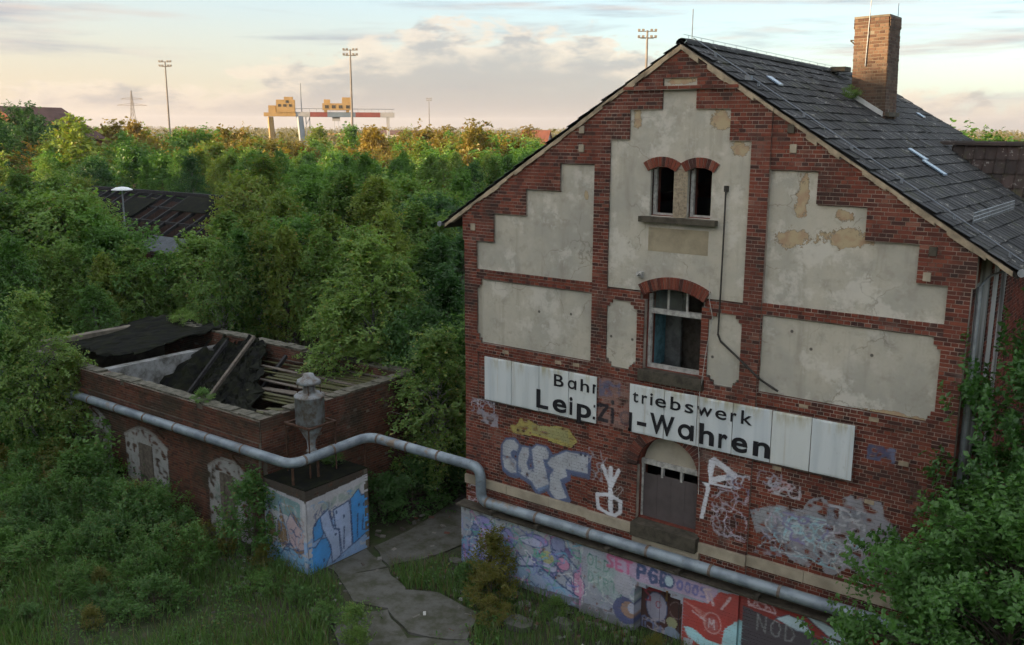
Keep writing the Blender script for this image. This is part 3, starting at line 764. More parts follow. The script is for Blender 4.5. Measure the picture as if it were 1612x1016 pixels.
def panel_at(z):
    """plastered stretches (a, b, out) of the wall at height z"""
    o = []
    if 6.58 < z < 9.199:
        l = 5.358 if z < 7.321 else 4.826 if z < 7.988 else 3.869 if z < 8.584 else 2.921
        o += [(-l, -1.98, 's'), (1.98, l, 's')]
    if 4.78 < z < 6.345:
        c = cham(z, 4.78, 6.345)
        o += [(-5.345+c, -2.0, 's'), (2.0, 5.345-c, 's')]
    if 4.77 < z < 6.30:
        c = cham(z, 4.77, 6.30)*1.3
        o += [(-1.58+c*0.8, -0.81-c, 'c'), (0.87+c, 1.60-c*0.8, 'c')]
    if 6.56 < z < 11.014:
        h = 1.595 if z < 9.792 else 1.133 if z < 10.405 else 0.381
        if not (10.79 < z < 10.845): o += [(-h, h, 'c')]
    return o
def openings_at(z):
    o = []
    if DOOR[2] < z <= DOOR[3]: o.append((DOOR[0]-DOOR[1], DOOR[0]+DOOR[1]))
    elif DOOR[3] < z < DOOR[3]+DOOR[1]:
        h = math.sqrt(DOOR[1]**2-(z-DOOR[3])**2); o.append((DOOR[0]-h, DOOR[0]+h))
    if MW[2] < z <= MW[3]: o.append((MW[0]-MW[1], MW[0]+MW[1]))
    elif MW[3] < z < MW[3]+MW[4]:
        h = math.sqrt(max(0, MR**2-(z-MCZ)**2)); o.append((MW[0]-h, MW[0]+h))
    for c, hw in PW:
        if PZ0 < z <= PZS: o.append((c-hw, c+hw))
        elif PZS < z < PZS+PRISE:
            h = math.sqrt(max(0, PR**2-(z-(PZS+PRISE-PR))**2)); o.append((c-h, c+h))
    if z <= CEL[2]: o.append((CEL[0]-CEL[1], CEL[0]+CEL[1]))
    elif z < CEL[2]+CEL[3]:
        h = math.sqrt(max(0, CR**2-(z-CCZ)**2)); o.append((CEL[0]-h, CEL[0]+h))
    return o
def halfw(z): return min(5.735 if z < 7.33 else 5.79, (APEX-z)/SL)
def front_iv(z):
    hw = halfw(z)
    if hw < 0.06: return []
    if z < 0.45: iv = [(-5.735, -1.98, 0.25), (-1.98, 1.98, 0.36), (1.98, 5.735, 0.25)]
    elif 3.33 < z < 4.52: iv = [(-hw, -5.34, 0.04), (-5.34, -1.98, 0.0), (-1.98, 1.98, 0.10), (1.98, 5.34, 0.0), (5.34, hw, 0.04)]
    elif z < 4.66: iv = [(-hw, -1.98, 0.04), (-1.98, 1.98, 0.10), (1.98, hw, 0.04)]
    elif 6.345 < z < 6.58: iv = [(-hw, -5.358, 0.05), (-5.358, -1.98, 0.03 if z > 6.42 and z < 6.5 else 0.05), (-1.98, -1.595, 0.10), (-1.595, 1.595, 0.08), (1.595, 1.98, 0.10), (1.98, 5.358, 0.03 if z > 6.42 and z < 6.5 else 0.05), (5.358, hw, 0.05)]
    elif 10.79 < z < 10.845: iv = [(-1.98, 1.98, 0.16)]
    elif hw > 1.98: iv = [(-hw, -1.98, 0.055), (-1.98, 1.98, 0.10), (1.98, hw, 0.055)]
    else: iv = [(-hw, hw, 0.10)]
    iv = [(max(a, -hw if z > 0.45 else a), min(b, hw if z > 0.45 else b), d) for a, b, d in iv]
    iv = [t for t in iv if t[1] > t[0]]
    for a, b, s in panel_at(z): iv = subtract(iv, a, b)
    for a, b in openings_at(z): iv = subtract(iv, a, b)
    # arch rings, sills and the stone band are pieces of their own
    if DOOR[3] < z < DOOR[3]+1.0:
        h = math.sqrt(1.0-(z-DOOR[3])**2); iv = subtract(iv, DOOR[0]-h, DOOR[0]+h)
    if 1.0 < z < 1.33: iv = subtract(iv, -0.70, 0.86)
    if 4.60 < z < 4.85: iv = subtract(iv, MW[0]-0.76, MW[0]+0.80)
    if 6.40 < z < 7.0:
        rr = MR+0.25
        if z > MCZ and rr > z-MCZ:
            h = min(math.sqrt(rr**2-(z-MCZ)**2), 0.79); iv = subtract(iv, MW[0]-h, MW[0]+h)
    if 0.97 < z < 1.21: iv = []
    if CEL[2] < z < CEL[2]+CEL[3]+0.02: pass
    return iv
FRONT = Frame((0, 0, 0), (1, 0, 0), (0, -1, 0))
fm, fb, rank = MB(), MB(), []
lay(FRONT, G, 0.45, front_iv, fb, fm, GC, None, 0.40, seed=3)
lay(FRONT, 0.45, 0.97, front_iv, fb, fm, GC, None, seed=4)
lay(FRONT, 1.21, 11.6, front_iv, fb, fm, GC, rank, seed=5)
def camdist(x, y, z): return (Vector((x, y, z))-CAM).length
# the 300 bricks that show largest become single objects
def score(r):
    u0, u1, z0, z1, d = r
    uc, zc = (u0+u1)/2, (z0+z1)/2
    pr = GC.sample(np.linspace(u0, u1, 5), np.full(5, zc))[:, 3].max()
    hidden = zc < 3.5 or pr > 0.02 or (zc < 4.55 and -5.05 < uc < 4.05)
    return -1 if hidden else (u1-u0)/camdist(uc, 0, zc)**2
sc_ = np.array([score(r) for r in rank]); order = np.argsort(-sc_)
single = set(order[:300].tolist())
for i, r in enumerate(rank):
    if i not in single: grid_slab(fb, FRONT, r[0], r[1], r[2], r[3], r[4], 0.03, GC if r[2] < 4.6 else None)
FAC = bpart(fm, 'facade', MORTAR)
tag(bpart(fb, 'brickwork', BRICK, FAC), kind='stuff')
bcache = {}
def brick_mesh(wd, hh, mat):
    key = (round(wd, 3), round(hh, 3), mat.name)
    if key not in bcache:
        b = MB(); b.box((-wd/2, 0, -hh/2), (wd/2, 0.03, hh/2)); bcache[key] = b.mesh('brick', mat)
    return bcache[key]
for i in order[:300]:
    u0, u1, z0, z1, d = rank[i]
    o = link('brick', brick_mesh(u1-u0, z1-z0, BRICK), FAC, ((u0+u1)/2, -d, (z0+z1)/2))
    o.rotation_euler = (rng.normal(0, 0.012), rng.normal(0, 0.004), rng.normal(0, 0.006))

# plaster fields
def strips(fn, u0, u1, step=0.03):
    us = np.arange(u0, u1+1e-6, step)
    for a, b in zip(us[:-1], us[1:]): yield a, b, fn((a+b)/2)
def field(name, zr, pick):
    """a plaster field from horizontal strips 2.5 cm high (follows steps, chamfers and window arches)"""
    mb = MB(); runs = []
    z = zr[0]
    while z < zr[1]-1e-6:
        zt = min(z+0.025, zr[1]); zc = (z+zt)/2
        row = [(a, b) for a, b, s in panel_at(zc) if pick(a, b, s)]
        for oa, ob in openings_at(zc): row = [(p, q) for p, q, _ in subtract([(a, b, 0) for a, b in row], oa, ob)]
        row = tuple((round(a, 3), round(b, 3)) for a, b in row)
        if runs and runs[-1][2] == row and abs(runs[-1][1]-z) < 1e-6: runs[-1][1] = zt
        else: runs.append([z, zt, row])
        z = zt
    return runs
for name, zr, pick, out in [
    ('plaster_field', (6.58, 9.2), lambda a, b, s: s == 's' and b <= -1.9, -0.02), ('plaster_field', (6.58, 9.2), lambda a, b, s: s == 's' and a >= 1.9, -0.02),
    ('plaster_field', (4.78, 6.345), lambda a, b, s: s == 's' and b <= -1.9, -0.01), ('plaster_field', (4.78, 6.345), lambda a, b, s: s == 's' and a >= 1.9, -0.01),
    ('plaster_field', (4.77, 6.30), lambda a, b, s: s == 'c' and b < 0 and a > -1.9, 0.06), ('plaster_field', (4.77, 6.30), lambda a, b, s: s == 'c' and a > 0, 0.06),
    ('plaster_field', (6.56, 11.02), lambda a, b, s: s == 'c', 0.05)]:
    mb = MB()
    for z0, z1, row in field(name, zr, pick):
        for a, b in row: grid_slab(mb, FRONT, a, b, z0, z1, out, 0.14)
    bpart(mb, name, PLASTER, FAC)
mb = MB(); grid_slab(mb, FRONT, -0.62, 0.76, 7.44, 7.94, 0.056, 0.03)
bpart(mb, 'infill_panel', simple('ochre_render', (0.37, 0.315, 0.22), 0.3, 2.5), FAC)

# wall core with the real openings
core = MB()
z = G
while z < APEX-0.05:
    zt = z+0.05; zc = z+0.025; hw = halfw(zc)-0.02
    iv = [(-hw, hw, 0)]
    for a, b in openings_at(zc): iv = subtract(iv, a, b)
    for a, b, _ in iv: core.box((a, 0.04, z), (b, 0.42, zt+0.0005))
    z = zt
bpart(core, 'wall_core', REVEAL, FAC)
# stone band in blocks, sills
for a, b, d in [(-5.75,-4.4,0.06),(-4.39,-3.1,0.06),(-3.09,-1.985,0.06),(-1.98,-0.72,0.13),(0.88,1.98,0.13),(1.985,3.2,0.06),(3.21,4.5,0.06),(4.51,5.75,0.06)]:
    mb = MB(); mb.box((a, -d-0.02, 0.975), (b, 0.1, 1.205)); bpart(mb, 'band_stone', STONE, FAC)
mb = MB(); mb.box((-0.70, -0.30, 1.0), (0.90, 0.2, 1.325)); bpart(mb, 'door_sill', DSTONE, FAC)
mb = MB(); mb.box((-0.70, -0.20, 0.78), (0.93, -0.095, 0.995)); bpart(mb, 'step_stone', STONE, FAC)
mb = MB(); mb.box((MW[0]-0.74, -0.19, 4.60), (MW[0]+0.78, 0.2, 4.845)); bpart(mb, 'window_sill', DSTONE, FAC)
mb = MB(); mb.box((-0.80, -0.21, 8.06), (0.95, 0.15, 8.175)); bpart(mb, 'window_sill', DSTONE, FAC)
mb = MB(); mb.prism([(-5.78,-0.42),(5.78,-0.42),(5.78,0.0),(-5.78,0.0)], 0.451, 0.50, 'z'); bpart(mb, 'plinth_ledge', DSTONE, FAC)
# arches
def arch(c, cz, r0, r1, a0, a1, n, d, mat=BRICK, depth=0.12):
    for i in range(n):
        t0 = a0+(a1-a0)*i/n+0.010/r0*0.5; t1 = a0+(a1-a0)*(i+1)/n-0.010/r0*0.5
        P = [(c+r*math.sin(t), cz+r*math.cos(t)) for r, t in ((r0, t0), (r0, t1), (r1, t1), (r1, t0))]
        mb = MB(); mb.prism(P, -d-rng.normal(0, 0.003), -d+depth); bpart(mb, 'voussoir', mat, FAC)
    mb = MB()
    ts = np.linspace(a0, a1, 25)
    v = np.array([[(c+r*math.sin(t), -d+0.012, cz+r*math.cos(t)) for t in ts] for r in (r0, r1)]).reshape(-1, 3)
    mb.add(v, [(i, i+1, 25+i+1, 25+i) for i in range(24)]); bpart(mb, 'arch_mortar', MORTAR, FAC)
arch(DOOR[0], DOOR[3], DOOR[1], 1.0, -1.5708, 1.5708, 32, 0.11)
hm = math.asin(MW[1]/MR)
arch(MW[0], MCZ, MR, MR+0.25, -hm-0.03, hm+0.03, 22, 0.125)
for c, hw in PW:
    hp = math.asin(hw/PR)
    arch(c, PZS+PRISE-PR, PR, PR+0.20, -hp-0.10, hp+0.10, 10, 0.10)
# brick pillar between the twin windows
pb, pm = MB(), MB()
lay(FRONT, 8.18, 9.2, lambda z: [(-0.068, 0.243, 0.062)], pb, pm, seed=8)
bpart(pm, 'pillar_mortar', VERGE, FAC)
tag(bpart(pb, 'pillar', simple('pale_brick', (0.40, 0.33, 0.24), 0.5, 14), FAC), kind='stuff')
# frames: twin windows
for c, hw in PW:
    f = MB()
    for a, b in ((c-hw, c-hw+0.07), (c+hw-0.05, c+hw)): f.box((a, 0.10, PZ0), (b, 0.17, PZS+0.03))
    f.box((c-hw+0.07, 0.10, PZ0), (c+hw-0.05, 0.17, PZ0+0.06)); bpart(f, 'window_frame', WOODW)
# middle window: frame, transom, panes
f = MB()
f.box((MW[0]-MW[1], 0.12, MW[2]), (MW[0]-MW[1]+0.07, 0.2, 6.5)); f.box((MW[0]+MW[1]-0.06, 0.12, MW[2]), (MW[0]+MW[1], 0.2, 6.5))
f.box((MW[0]-MW[1]+0.07, 0.12, MW[2]), (MW[0]+MW[1]-0.06, 0.2, MW[2]+0.09))
f.box((MW[0]-MW[1]+0.07, 0.10, 6.07), (MW[0]+MW[1]-0.06, 0.21, 6.18))
for x in (-0.22, 0.22): f.box((MW[0]+x-0.02, 0.13, 6.18), (MW[0]+x+0.02, 0.18, 6.62))
wf = bpart(f, 'window_frame', WOODW)
for x0, x1 in ((-0.60, -0.24), (-0.20, 0.20)):
    g = MB(); g.box((MW[0]+x0, 0.15, 6.18), (MW[0]+x1, 0.156, 6.60)); bpart(g, 'pane', GLASSY, wf)
# arched door: tympanum, glazing bar, boarding
tp = MB()
P = [(DOOR[0]+0.70*math.sin(t), 2.72+ (DOOR[3]+0.735*math.cos(t)-2.72 if DOOR[3]+0.735*math.cos(t) > 2.72 else 0)) for t in np.linspace(-1.45, 1.45, 25)]
tp.prism(P, 0.16, 0.30); DR = bpart(tp, 'tympanum', simple('tympanum_board', (0.40, 0.36, 0.29), 0.3, 1.5))
f = MB()
f.box((DOOR[0]-0.74, 0.10, 2.61), (DOOR[0]+0.74, 0.22, 2.72))
for x in (-0.74, -0.25, 0.22, 0.69): f.box((DOOR[0]+x, 0.12, 2.36), (DOOR[0]+x+0.05, 0.2, 2.61))
f.box((DOOR[0]-0.74, 0.13, 1.33), (DOOR[0]-0.69, 0.2, 2.36)); f.box((DOOR[0]+0.69, 0.13, 1.33), (DOOR[0]+0.74, 0.2, 2.36))
bpart(f, 'door_frame', WOODW)
bd = MB()
for k in range(4): bd.box((DOOR[0]-0.685+k*0.3425, 0.14+0.002*(k % 2), 1.34), (DOOR[0]-0.685+(k+1)*0.3425-0.004, 0.17, 2.40-0.02*(k == 0)))
bpart(bd, 'boarding', BOARD)
# cellar door
CC = Canvas(-0.6, 0.8, -1.4, 0.1)
CC.poly([(-0.6,-1.4),(0.8,-1.4),(0.8,0.1),(-0.6,0.1)], (0.085, 0.04, 0.035), 1)
CC.poly([(-0.5,-0.1),(0.0,-0.12),(0.02,-0.3),(-0.5,-0.38)], (0.33,0.03,0.04), 1)
CC.disc(-0.1, -0.7, 0.27, 0.36, (0.37,0.36,0.46), 1); CC.ring(-0.1, -0.7, 0.27, 0.36, 0.025, NAVY); CC.text('S', -0.42, -0.62, 0.3, 0.04, (0.34,0.05,0.08)); CC.ring(-0.06, -0.62, 0.06, 0.08, 0.03, (0.34,0.05,0.08))
CC.ring(0.4, -0.62, 0.17, 0.2, 0.02, (0.25,0.17,0.17)); CC.disc(0.3, -0.95, 0.14, 0.13, (0.36,0.38,0.22), 0.9); CC.disc(0.3, -1.25, 0.2, 0.2, (0.3,0.38,0.5), 0.9); CC.scribble(-0.45, 0.1, -1.3, -0.95, 9, 0.03, [(0.45,0.4,0.45),(0.2,0.24,0.42)], 0.9, 41)
cd = MB()
for k in range(5): grid_slab(cd, FRONT, CEL[0]-0.6+k*0.24, CEL[0]-0.6+(k+1)*0.24-0.006, G, CEL[2]-0.02 if k not in (3,) else -0.28, 0.02+0.006*(k % 2), 0.04, CC, 0.025)
bpart(cd, 'cellar_door', WOODD)
lt = MB(); lt.bar((0.18, -0.10, -0.42), (0.33, -0.38, -0.02), 0.05, 0.025); bpart(lt, 'loose_batten', simple('raw_wood', (0.27, 0.16, 0.08), 0.3, 5))
# iron anchors and pale repair bricks
for u, z in [(-5.45,7.62),(-2.35,9.55),(-2.35,9.95),(2.35,9.98),(2.42,9.62),(5.06,7.88),(5.0,7.42)]:
    mb = MB(); mb.box((u-0.065, -0.085, z-0.07), (u+0.065, -0.05, z+0.09)); bpart(mb, 'anchor_plate', DSTONE if u in (2.35, 5.06) else STONE, FAC)
for u, z in [(-4.45,4.63),(-2.9,4.62),(-2.4,4.64),(-0.95,4.60),(4.3,4.64),(2.95,4.66),(4.35,3.0),(2.5,3.25),(4.9,3.9)]:
    mb = MB(); mb.box((u-0.09, -0.052, z-0.04), (u+0.09, -0.02, z+0.04)); bpart(mb, 'repair_brick', VERGE, FAC)
# conduit that sags across the wall, thin wires
mb = MB(); mb.tube([(1.11,-0.10,8.82),(1.115,-0.11,7.8),(1.11,-0.11,6.6),(1.10,-0.11,5.85)], 0.017, 6); mb.box((1.07,-0.11,8.76),(1.15,-0.05,8.88)); bpart(mb, 'conduit', DARKM)
mb = MB(); mb.tube([(1.10,-0.12,5.87),(1.18,-0.13,5.72),(1.64,-0.16,5.40),(2.02,-0.14,5.10),(2.10,-0.08,5.02),(2.42,-0.05,4.86)], 0.022, 6); bpart(mb, 'cable', DARKM)
mb = MB(); mb.tube([(0.86,-0.12,6.9),(0.90,-0.16,6.55),(0.98,-0.15,6.2),(0.86,-0.14,5.4),(0.80,-0.17,4.6)], 0.008, 5); mb.tube([(0.80,-0.21,4.6),(0.83,-0.2,3.4),(0.83,-0.13,3.0),(0.84,-0.12,2.3)], 0.009, 5); bpart(mb, 'thin_wire', WOODW)
mb = MB(); mb.box((-0.82,-0.15,6.86),(-0.70,-0.05,6.98)); mb.tube([(-0.76,-0.15,6.92),(-0.76,-0.24,6.95)], 0.035, 8); bpart(mb, 'wall_lamp', WOODW)
# verge mortar up both rakes
for sgn in (-1, 1):
    for a, b, d in ((0.0, 2.0, 0.14), (2.0, 6.35, 0.10)):
        n = int((b-a)/0.22)+1; xs = np.linspace(a, b, n+1)
        mb = MB()
        for x0, x1 in zip(xs[:-1], xs[1:]):
            th = 0.10+rng.normal(0, 0.022); e = rng.normal(0, 0.009)
            P = [(sgn*x0, APEX+0.035-SL*x0), (sgn*x1, APEX+0.035-SL*x1), (sgn*x1, APEX+0.035-th-SL*x1), (sgn*x0, APEX+0.035-th-SL*x0)]
            if sgn > 0: P = P[::-1]
            mb.prism(P, -d+e, 0.02)
        bpart(mb, 'verge_mortar', VERGE)

# ------------------------------------------------------------------ side walls, back wall, floors
LEN = 12.3
mb = MB()
mb.box((-5.70, 0.42, G), (-5.30, LEN, 7.95)); mb.box((-5.70, LEN-0.4, G), (5.70, LEN, 7.95))
P = [(-5.70, 7.95), (5.70, 7.95), (0, 11.45)]; mb.prism(P, LEN-0.4, LEN)
bpart(mb, 'rear_wall', REVEAL)
mb = MB(); mb.box((5.30, 0.42, G), (5.70, LEN, 7.95))
SW = bpart(mb, 'side_wall', REVEAL)
SIDE = Frame((5.70, 0, 0), (0, 1, 0), (1, 0, 0))
sb, sm = MB(), MB()
def side_iv(z):
    iv = [(0.0, LEN, 0.03)]
    if z < 7.7:
        for a, b in ((0.40, 1.75), (1.95, 2.55), (2.75, 3.4)): iv = subtract(iv, a, b)
    return iv
lay(SIDE, G, 7.9, side_iv, sb, sm, seed=9)
bpart(sm, 'side_mortar', MORTAR, SW); tag(bpart(sb, 'side_brickwork', BRICK, SW), kind='stuff')
SPL = simple('stained_plaster', (0.42, 0.42, 0.40), 0.75, 1.1, dark=(0.06, 0.055, 0.05), stretch=(1, 2.2, 0.22))
for a, b in ((0.40, 1.75), (1.95, 2.55), (2.75, 3.4)):
    mb = MB(); grid_slab(mb, SIDE, a, b, G, 7.9, 0.012, 0.05); bpart(mb, 'plaster_field', SPL, SW)
mb = MB(); mb.tube([(5.82, 0.22, 7.3), (5.82, 0.22, G)], 0.045, 8); mb.tube([(5.82, 0.22, 7.3), (5.9, 0.5, 7.45), (6.3, 1.1, 7.66)], 0.02, 6); bpart(mb, 'downpipe', ZINC)
mb = MB()
for zf in (1.1, 4.5, 7.7): mb.box((-5.28, 0.44, zf-0.25), (5.28, LEN-0.42, zf))
bpart(mb, 'floors', DARKIN)
# room behind the middle window: pale partition with a blue sprayed patch
IC = Canvas(-1.2, 1.2, 4.4, 6.9)
IC.poly([(-1.2,4.4),(-0.55,4.4),(-0.5,5.6),(-1.2,5.6)], (0.10,0.38,0.52), 0.9, 0.2)
IC.scribble(-1.0, -0.3, 4.8, 5.9, 12, 0.05, [(0.05,0.06,0.09)], 0.8, 51)
mb = MB(); grid_slab(mb, Frame((0, 1.1, 0), (1, 0, 0), (0, -1, 0)), -2.0, -0.35, 4.5, 7.4, 0, 0.08, IC, 0.04); bpart(mb, 'partition', INWALL)
mb = MB(); grid_slab(mb, Frame((0, 1.6, 0), (1, 0, 0), (0, -1, 0)), -0.6, 0.02, 4.5, 7.4, 0, 0.08); bpart(mb, 'partition', WOODG)
mb = MB(); grid_slab(mb, Frame((MW[0]-MW[1]-0.002, 0.42, 0), (0, 1, 0), (1, 0, 0)), 0.0, 0.5, 4.8, 6.6, 0, 0.05); bpart(mb, 'inner_jamb', simple('jamb_blue', (0.12, 0.26, 0.31), 0.6, 4))

# ------------------------------------------------------------------ roof
RZ = 11.74
def roofz(x, y): return RZ-SL*abs(x)-0.20*max(0, y)/LEN*(1-min(1, abs(x)/6.3))
CL = 1/math.sqrt(1+SL*SL)
EAVE = 6.42
rf = MB()
for sgn in (-1, 1):
    v = [(0, -0.04, RZ-0.10), (sgn*EAVE, -0.04, RZ-0.10-SL*EAVE), (sgn*EAVE, LEN+0.15, RZ-0.10-SL*EAVE), (0, LEN+0.15, RZ-0.30)]
    v2 = [(a, b, c-0.09) for a, b, c in v]
    rf.add(v+v2, [(0,1,2,3), (4,7,6,5), (0,4,5,1), (1,5,6,2), (2,6,7,3)])
ROOF = bpart(rf, 'roof', SOFFIT)
tile_prof = [(-0.15, 0.012), (-0.12, 0.026), (-0.085, 0.014), (0.06, 0.012), (0.10, 0.016), (0.15, 0.016)]
def tile_verts():
    v = []
    for s, dz in ((0.0, 0.0), (0.40, 0.030)):          # s runs down the slope
        for (a, h) in tile_prof: v.append((a, s, h+dz))
    for (a, h) in tile_prof: v.append((a, 0.40, h+0.008))
    n = len(tile_prof)
    q = [(i, i+1, n+i+1, n+i) for i in range(n-1)]+[(n+i, n+i+1, 2*n+i+1, 2*n+i) for i in range(n-1)]
    return np.array(v), np.array(q)
TV, TQ = tile_verts()
def tile_mesh(mat):
    b = MB(); b.add(TV, TQ); return b.mesh('roof_tile', mat)
EXPO, TW = 0.345, 0.30
tiles = []
for sgn in (1, -1):
    nrow = int(EAVE/CL/EXPO)+1
    for i in range(nrow):
        for j in range(int((LEN+0.30)/TW)):
            s = i*EXPO+0.03; y = -0.12+TW*(j+0.5)+rng.normal(0, 0.006)
            x = s*CL
            if sgn > 0 and 1.28 < x+0.1 < 2.05 and 6.35 < y < 7.35: continue
            if sgn > 0 and y > 7.9 and x > 3.3: continue
            z = roofz(x, y)-0.07
            tiles.append((sgn, x*sgn, y, z+rng.normal(0, 0.007), rng.normal(0, 0.022)*(3 if rng.random() < 0.03 else 1), rng.normal(0, 0.016)))
def tile_mat4(t):
    sgn, x, y, z, r1, r2 = t
    dn = Vector((sgn*CL, 0, -SL*CL)); ac = Vector((0, -sgn*1.0, 0)); nn = ac.cross(dn)
    Mx = Matrix((ac, dn, nn)).transposed() @ Matrix.Rotation(r1, 3, 'Z') @ Matrix.Rotation(r2, 3, 'Y')
    return Mx
tiles_r = sorted([t for t in tiles if t[0] > 0], key=lambda t: camdist(t[1], t[2], t[3]))
tme = tile_mesh(TILE)
for t in tiles_r[:300]:
    o = link('roof_tile', tme, ROOF, (t[1], t[2], t[3])); o.rotation_euler = tile_mat4(t).to_euler()
rest = MB()
for t in tiles_r[300:]+[t for t in tiles if t[0] < 0]:
    Mx = np.array(tile_mat4(t)); rest.add(TV@Mx.T+np.array([t[1], t[2], t[3]]), TQ)
tag(bpart(rest, 'roof_tiling', TILE, ROOF), kind='stuff')
# ridge tiles with clips
for k in range(int(LEN/0.37)+1):
    y = -0.10+k*0.37; mb = MB(); n = 7; V = []
    for yy, r in ((y, 0.115), (y+0.39, 0.128)):
        for j in range(n):
            a = math.pi*j/(n-1); V.append((r*1.15*math.cos(a), yy, roofz(0, yy)-0.09+r*math.sin(a)))
    mb.add(V, [(j, j+1, n+j+1, n+j) for j in range(n-1)])
    bpart(mb, 'ridge_tile', TILE, ROOF)
# lightning conductors
mb = MB()
pts = [(0.02, y, roofz(0, y)+0.09) for y in np.linspace(-0.05, LEN, 16)]; mb.tube(pts, 0.005, 5)
for y in np.linspace(0.2, LEN, 22): mb.tube([(0, y, roofz(0, y)+0.0), (0, y, roofz(0, y)+0.10)], 0.006, 4)
pts = [(x, 0.42, roofz(x, 0)+0.06) for x in np.linspace(0, EAVE, 12)]; mb.tube(pts, 0.012, 5)
for x in np.linspace(0.5, 6.2, 7): mb.box((x-0.02, 0.40, roofz(x, 0)-0.02), (x+0.02, 0.44, roofz(x, 0)+0.065))
mb.box((1.25, 0.20, roofz(1.3, 0)+0.0), (1.37, 0.30, roofz(1.3, 0)+0.09))
bpart(mb, 'lightning_conductor', WIRE, ROOF)
mb = MB(); mb.tube([(0.0, 0.35, RZ), (0.0, 0.35, RZ+0.62)], 0.010, 5); bpart(mb, 'lightning_rod', WIRE, ROOF)
# glass tiles, snow guard, gutter
for x0, x1, y0 in ((1.05, 1.33, 1.75), (3.42, 3.80, 4.05), (3.80, 4.28, 3.75), (1.9, 2.1, 10.4)):
    mb = MB(); P = [(x0, roofz(x0, y0)+0.0), (x1, roofz(x1, y0)+0.0), (x1, roofz(x1, y0)+0.03), (x0, roofz(x0, y0)+0.03)]
    mb.prism(P, y0, y0+0.26); bpart(mb, 'glass_tile', SKYGL, ROOF)
mb = MB(); xs = 5.45
for y in np.linspace(1.0, 5.0, 33): mb.tube([(xs, y, roofz(xs, y)+0.0), (xs, y, roofz(xs, y)+0.19)], 0.007, 4)
for h in (0.05, 0.12, 0.19): mb.tube([(xs, 1.0, roofz(xs, 1)+h), (xs, 5.0, roofz(xs, 1)+h)], 0.009, 4)
for y in (1.1, 2.4, 3.7, 4.9): mb.bar((xs-0.2, y, roofz(xs-0.2, y)+0.03), (xs, y, roofz(xs, y)+0.18), 0.02, 0.008)
bpart(mb, 'snow_guard', ZINC, ROOF)
for sgn in (-1, 1):
    mb = MB(); V = []; n = 7
    for y in (-0.12, LEN+0.1):
        for j in range(n):
            a = math.pi+math.pi*j/(n-1); V.append((sgn*(EAVE+0.07)+0.07*math.cos(a), y, 7.66+0.07*math.sin(a)))
    mb.add(V, [(j, j+1, n+j+1, n+j) for j in range(n-1)]); mb.tube([(sgn*(EAVE+0.07), -0.13, 7.64), (sgn*(EAVE+0.07), -0.10, 7.64)], 0.07, 8)
    bpart(mb, 'gutter', ZINC, ROOF)
# chimney
CHX, CHY, CHW, CHD, CHT = 1.68, 6.85, 0.80, 0.95, 12.68
chE = MB(); chE.box((-CHW/2+0.02, -CHD/2+0.02, 9.8), (CHW/2-0.02, CHD/2-0.02, CHT-0.16)); chE.box((-CHW/2-0.02, -CHD/2-0.02, CHT-0.05), (CHW/2+0.02, CHD/2+0.02, CHT))
CH = bpart(chE, 'chimney', OLDMORTAR); CH.location = (CHX, CHY, -G); CH.rotation_euler = (0, R_(-1.6), 0); CH.location.x += 0.40
chb, chm = MB(), MB()
for fr, wd in ((Frame((0, -CHD/2, 0), (1, 0, 0), (0, -1, 0)), CHW), (Frame((0, CHD/2, 0), (-1, 0, 0), (0, 1, 0)), CHW), (Frame((CHW/2, 0, 0), (0, 1, 0), (1, 0, 0)), CHD), (Frame((-CHW/2, 0, 0), (0, -1, 0), (-1, 0, 0)), CHD)):
    lay(fr, 9.85, CHT-0.05, lambda z, wd=wd: [(-wd/2, wd/2, 0.012 if z < CHT-0.3 else 0.03)], chb, chm, None, None, 0.03, gap=0.02, seed=int(wd*100))
tag(bpart(chb, 'chimney_brickwork', CHIMBRICK, CH), kind='stuff')
bpart(chm, 'chimney_mortar', OLDMORTAR, CH)
mb = MB(); mb.tube([(-0.1, -0.52, 11.5), (-0.06, -0.52, 12.4), (-0.02, -0.50, 13.3)], 0.012, 5); bpart(mb, 'lightning_rod', WIRE, CH)
mb = MB(); mb.tube([(0.38, 0.3, 12.6), (0.38, 0.3, 13.0)], 0.009, 5); bpart(mb, 'lightning_rod', WIRE, CH)
mb = MB(); mb.bar((-0.40, -0.2, 12.15), (-0.58, -0.2, 12.17), 0.03); mb.bar((-0.40, -0.2, 12.0), (-0.58, -0.2, 12.16), 0.03); bpart(mb, 'bracket', DARKM, CH)
mb = MB()
for x0, x1 in ((1.24, 1.70), (1.70, 2.16)): mb.prism([(x0, roofz(x0, 6.4)-0.02), (x1, roofz(x1, 6.4)-0.02), (x1, roofz(x1, 6.4)+0.10), (x0, roofz(x0, 6.4)+0.10)], 6.31, 6.36)
bpart(mb, 'flashing', simple('lead_flashing', (0.55, 0.55, 0.54), 0.2, 4, rough=0.5), ROOF)
mb = MB(); mb.box((2.10, 6.4, roofz(2.15, 6.8)-0.02), (2.30, 7.3, roofz(2.15, 6.8)+0.08)); bpart(mb, 'flashing_apron', DSTONE, ROOF)
mb = MB(); mb.box((0.1, 8.4, 11.52), (0.5, 8.9, 11.64)); bpart(mb, 'roof_hatch', DSTONE, ROOF)

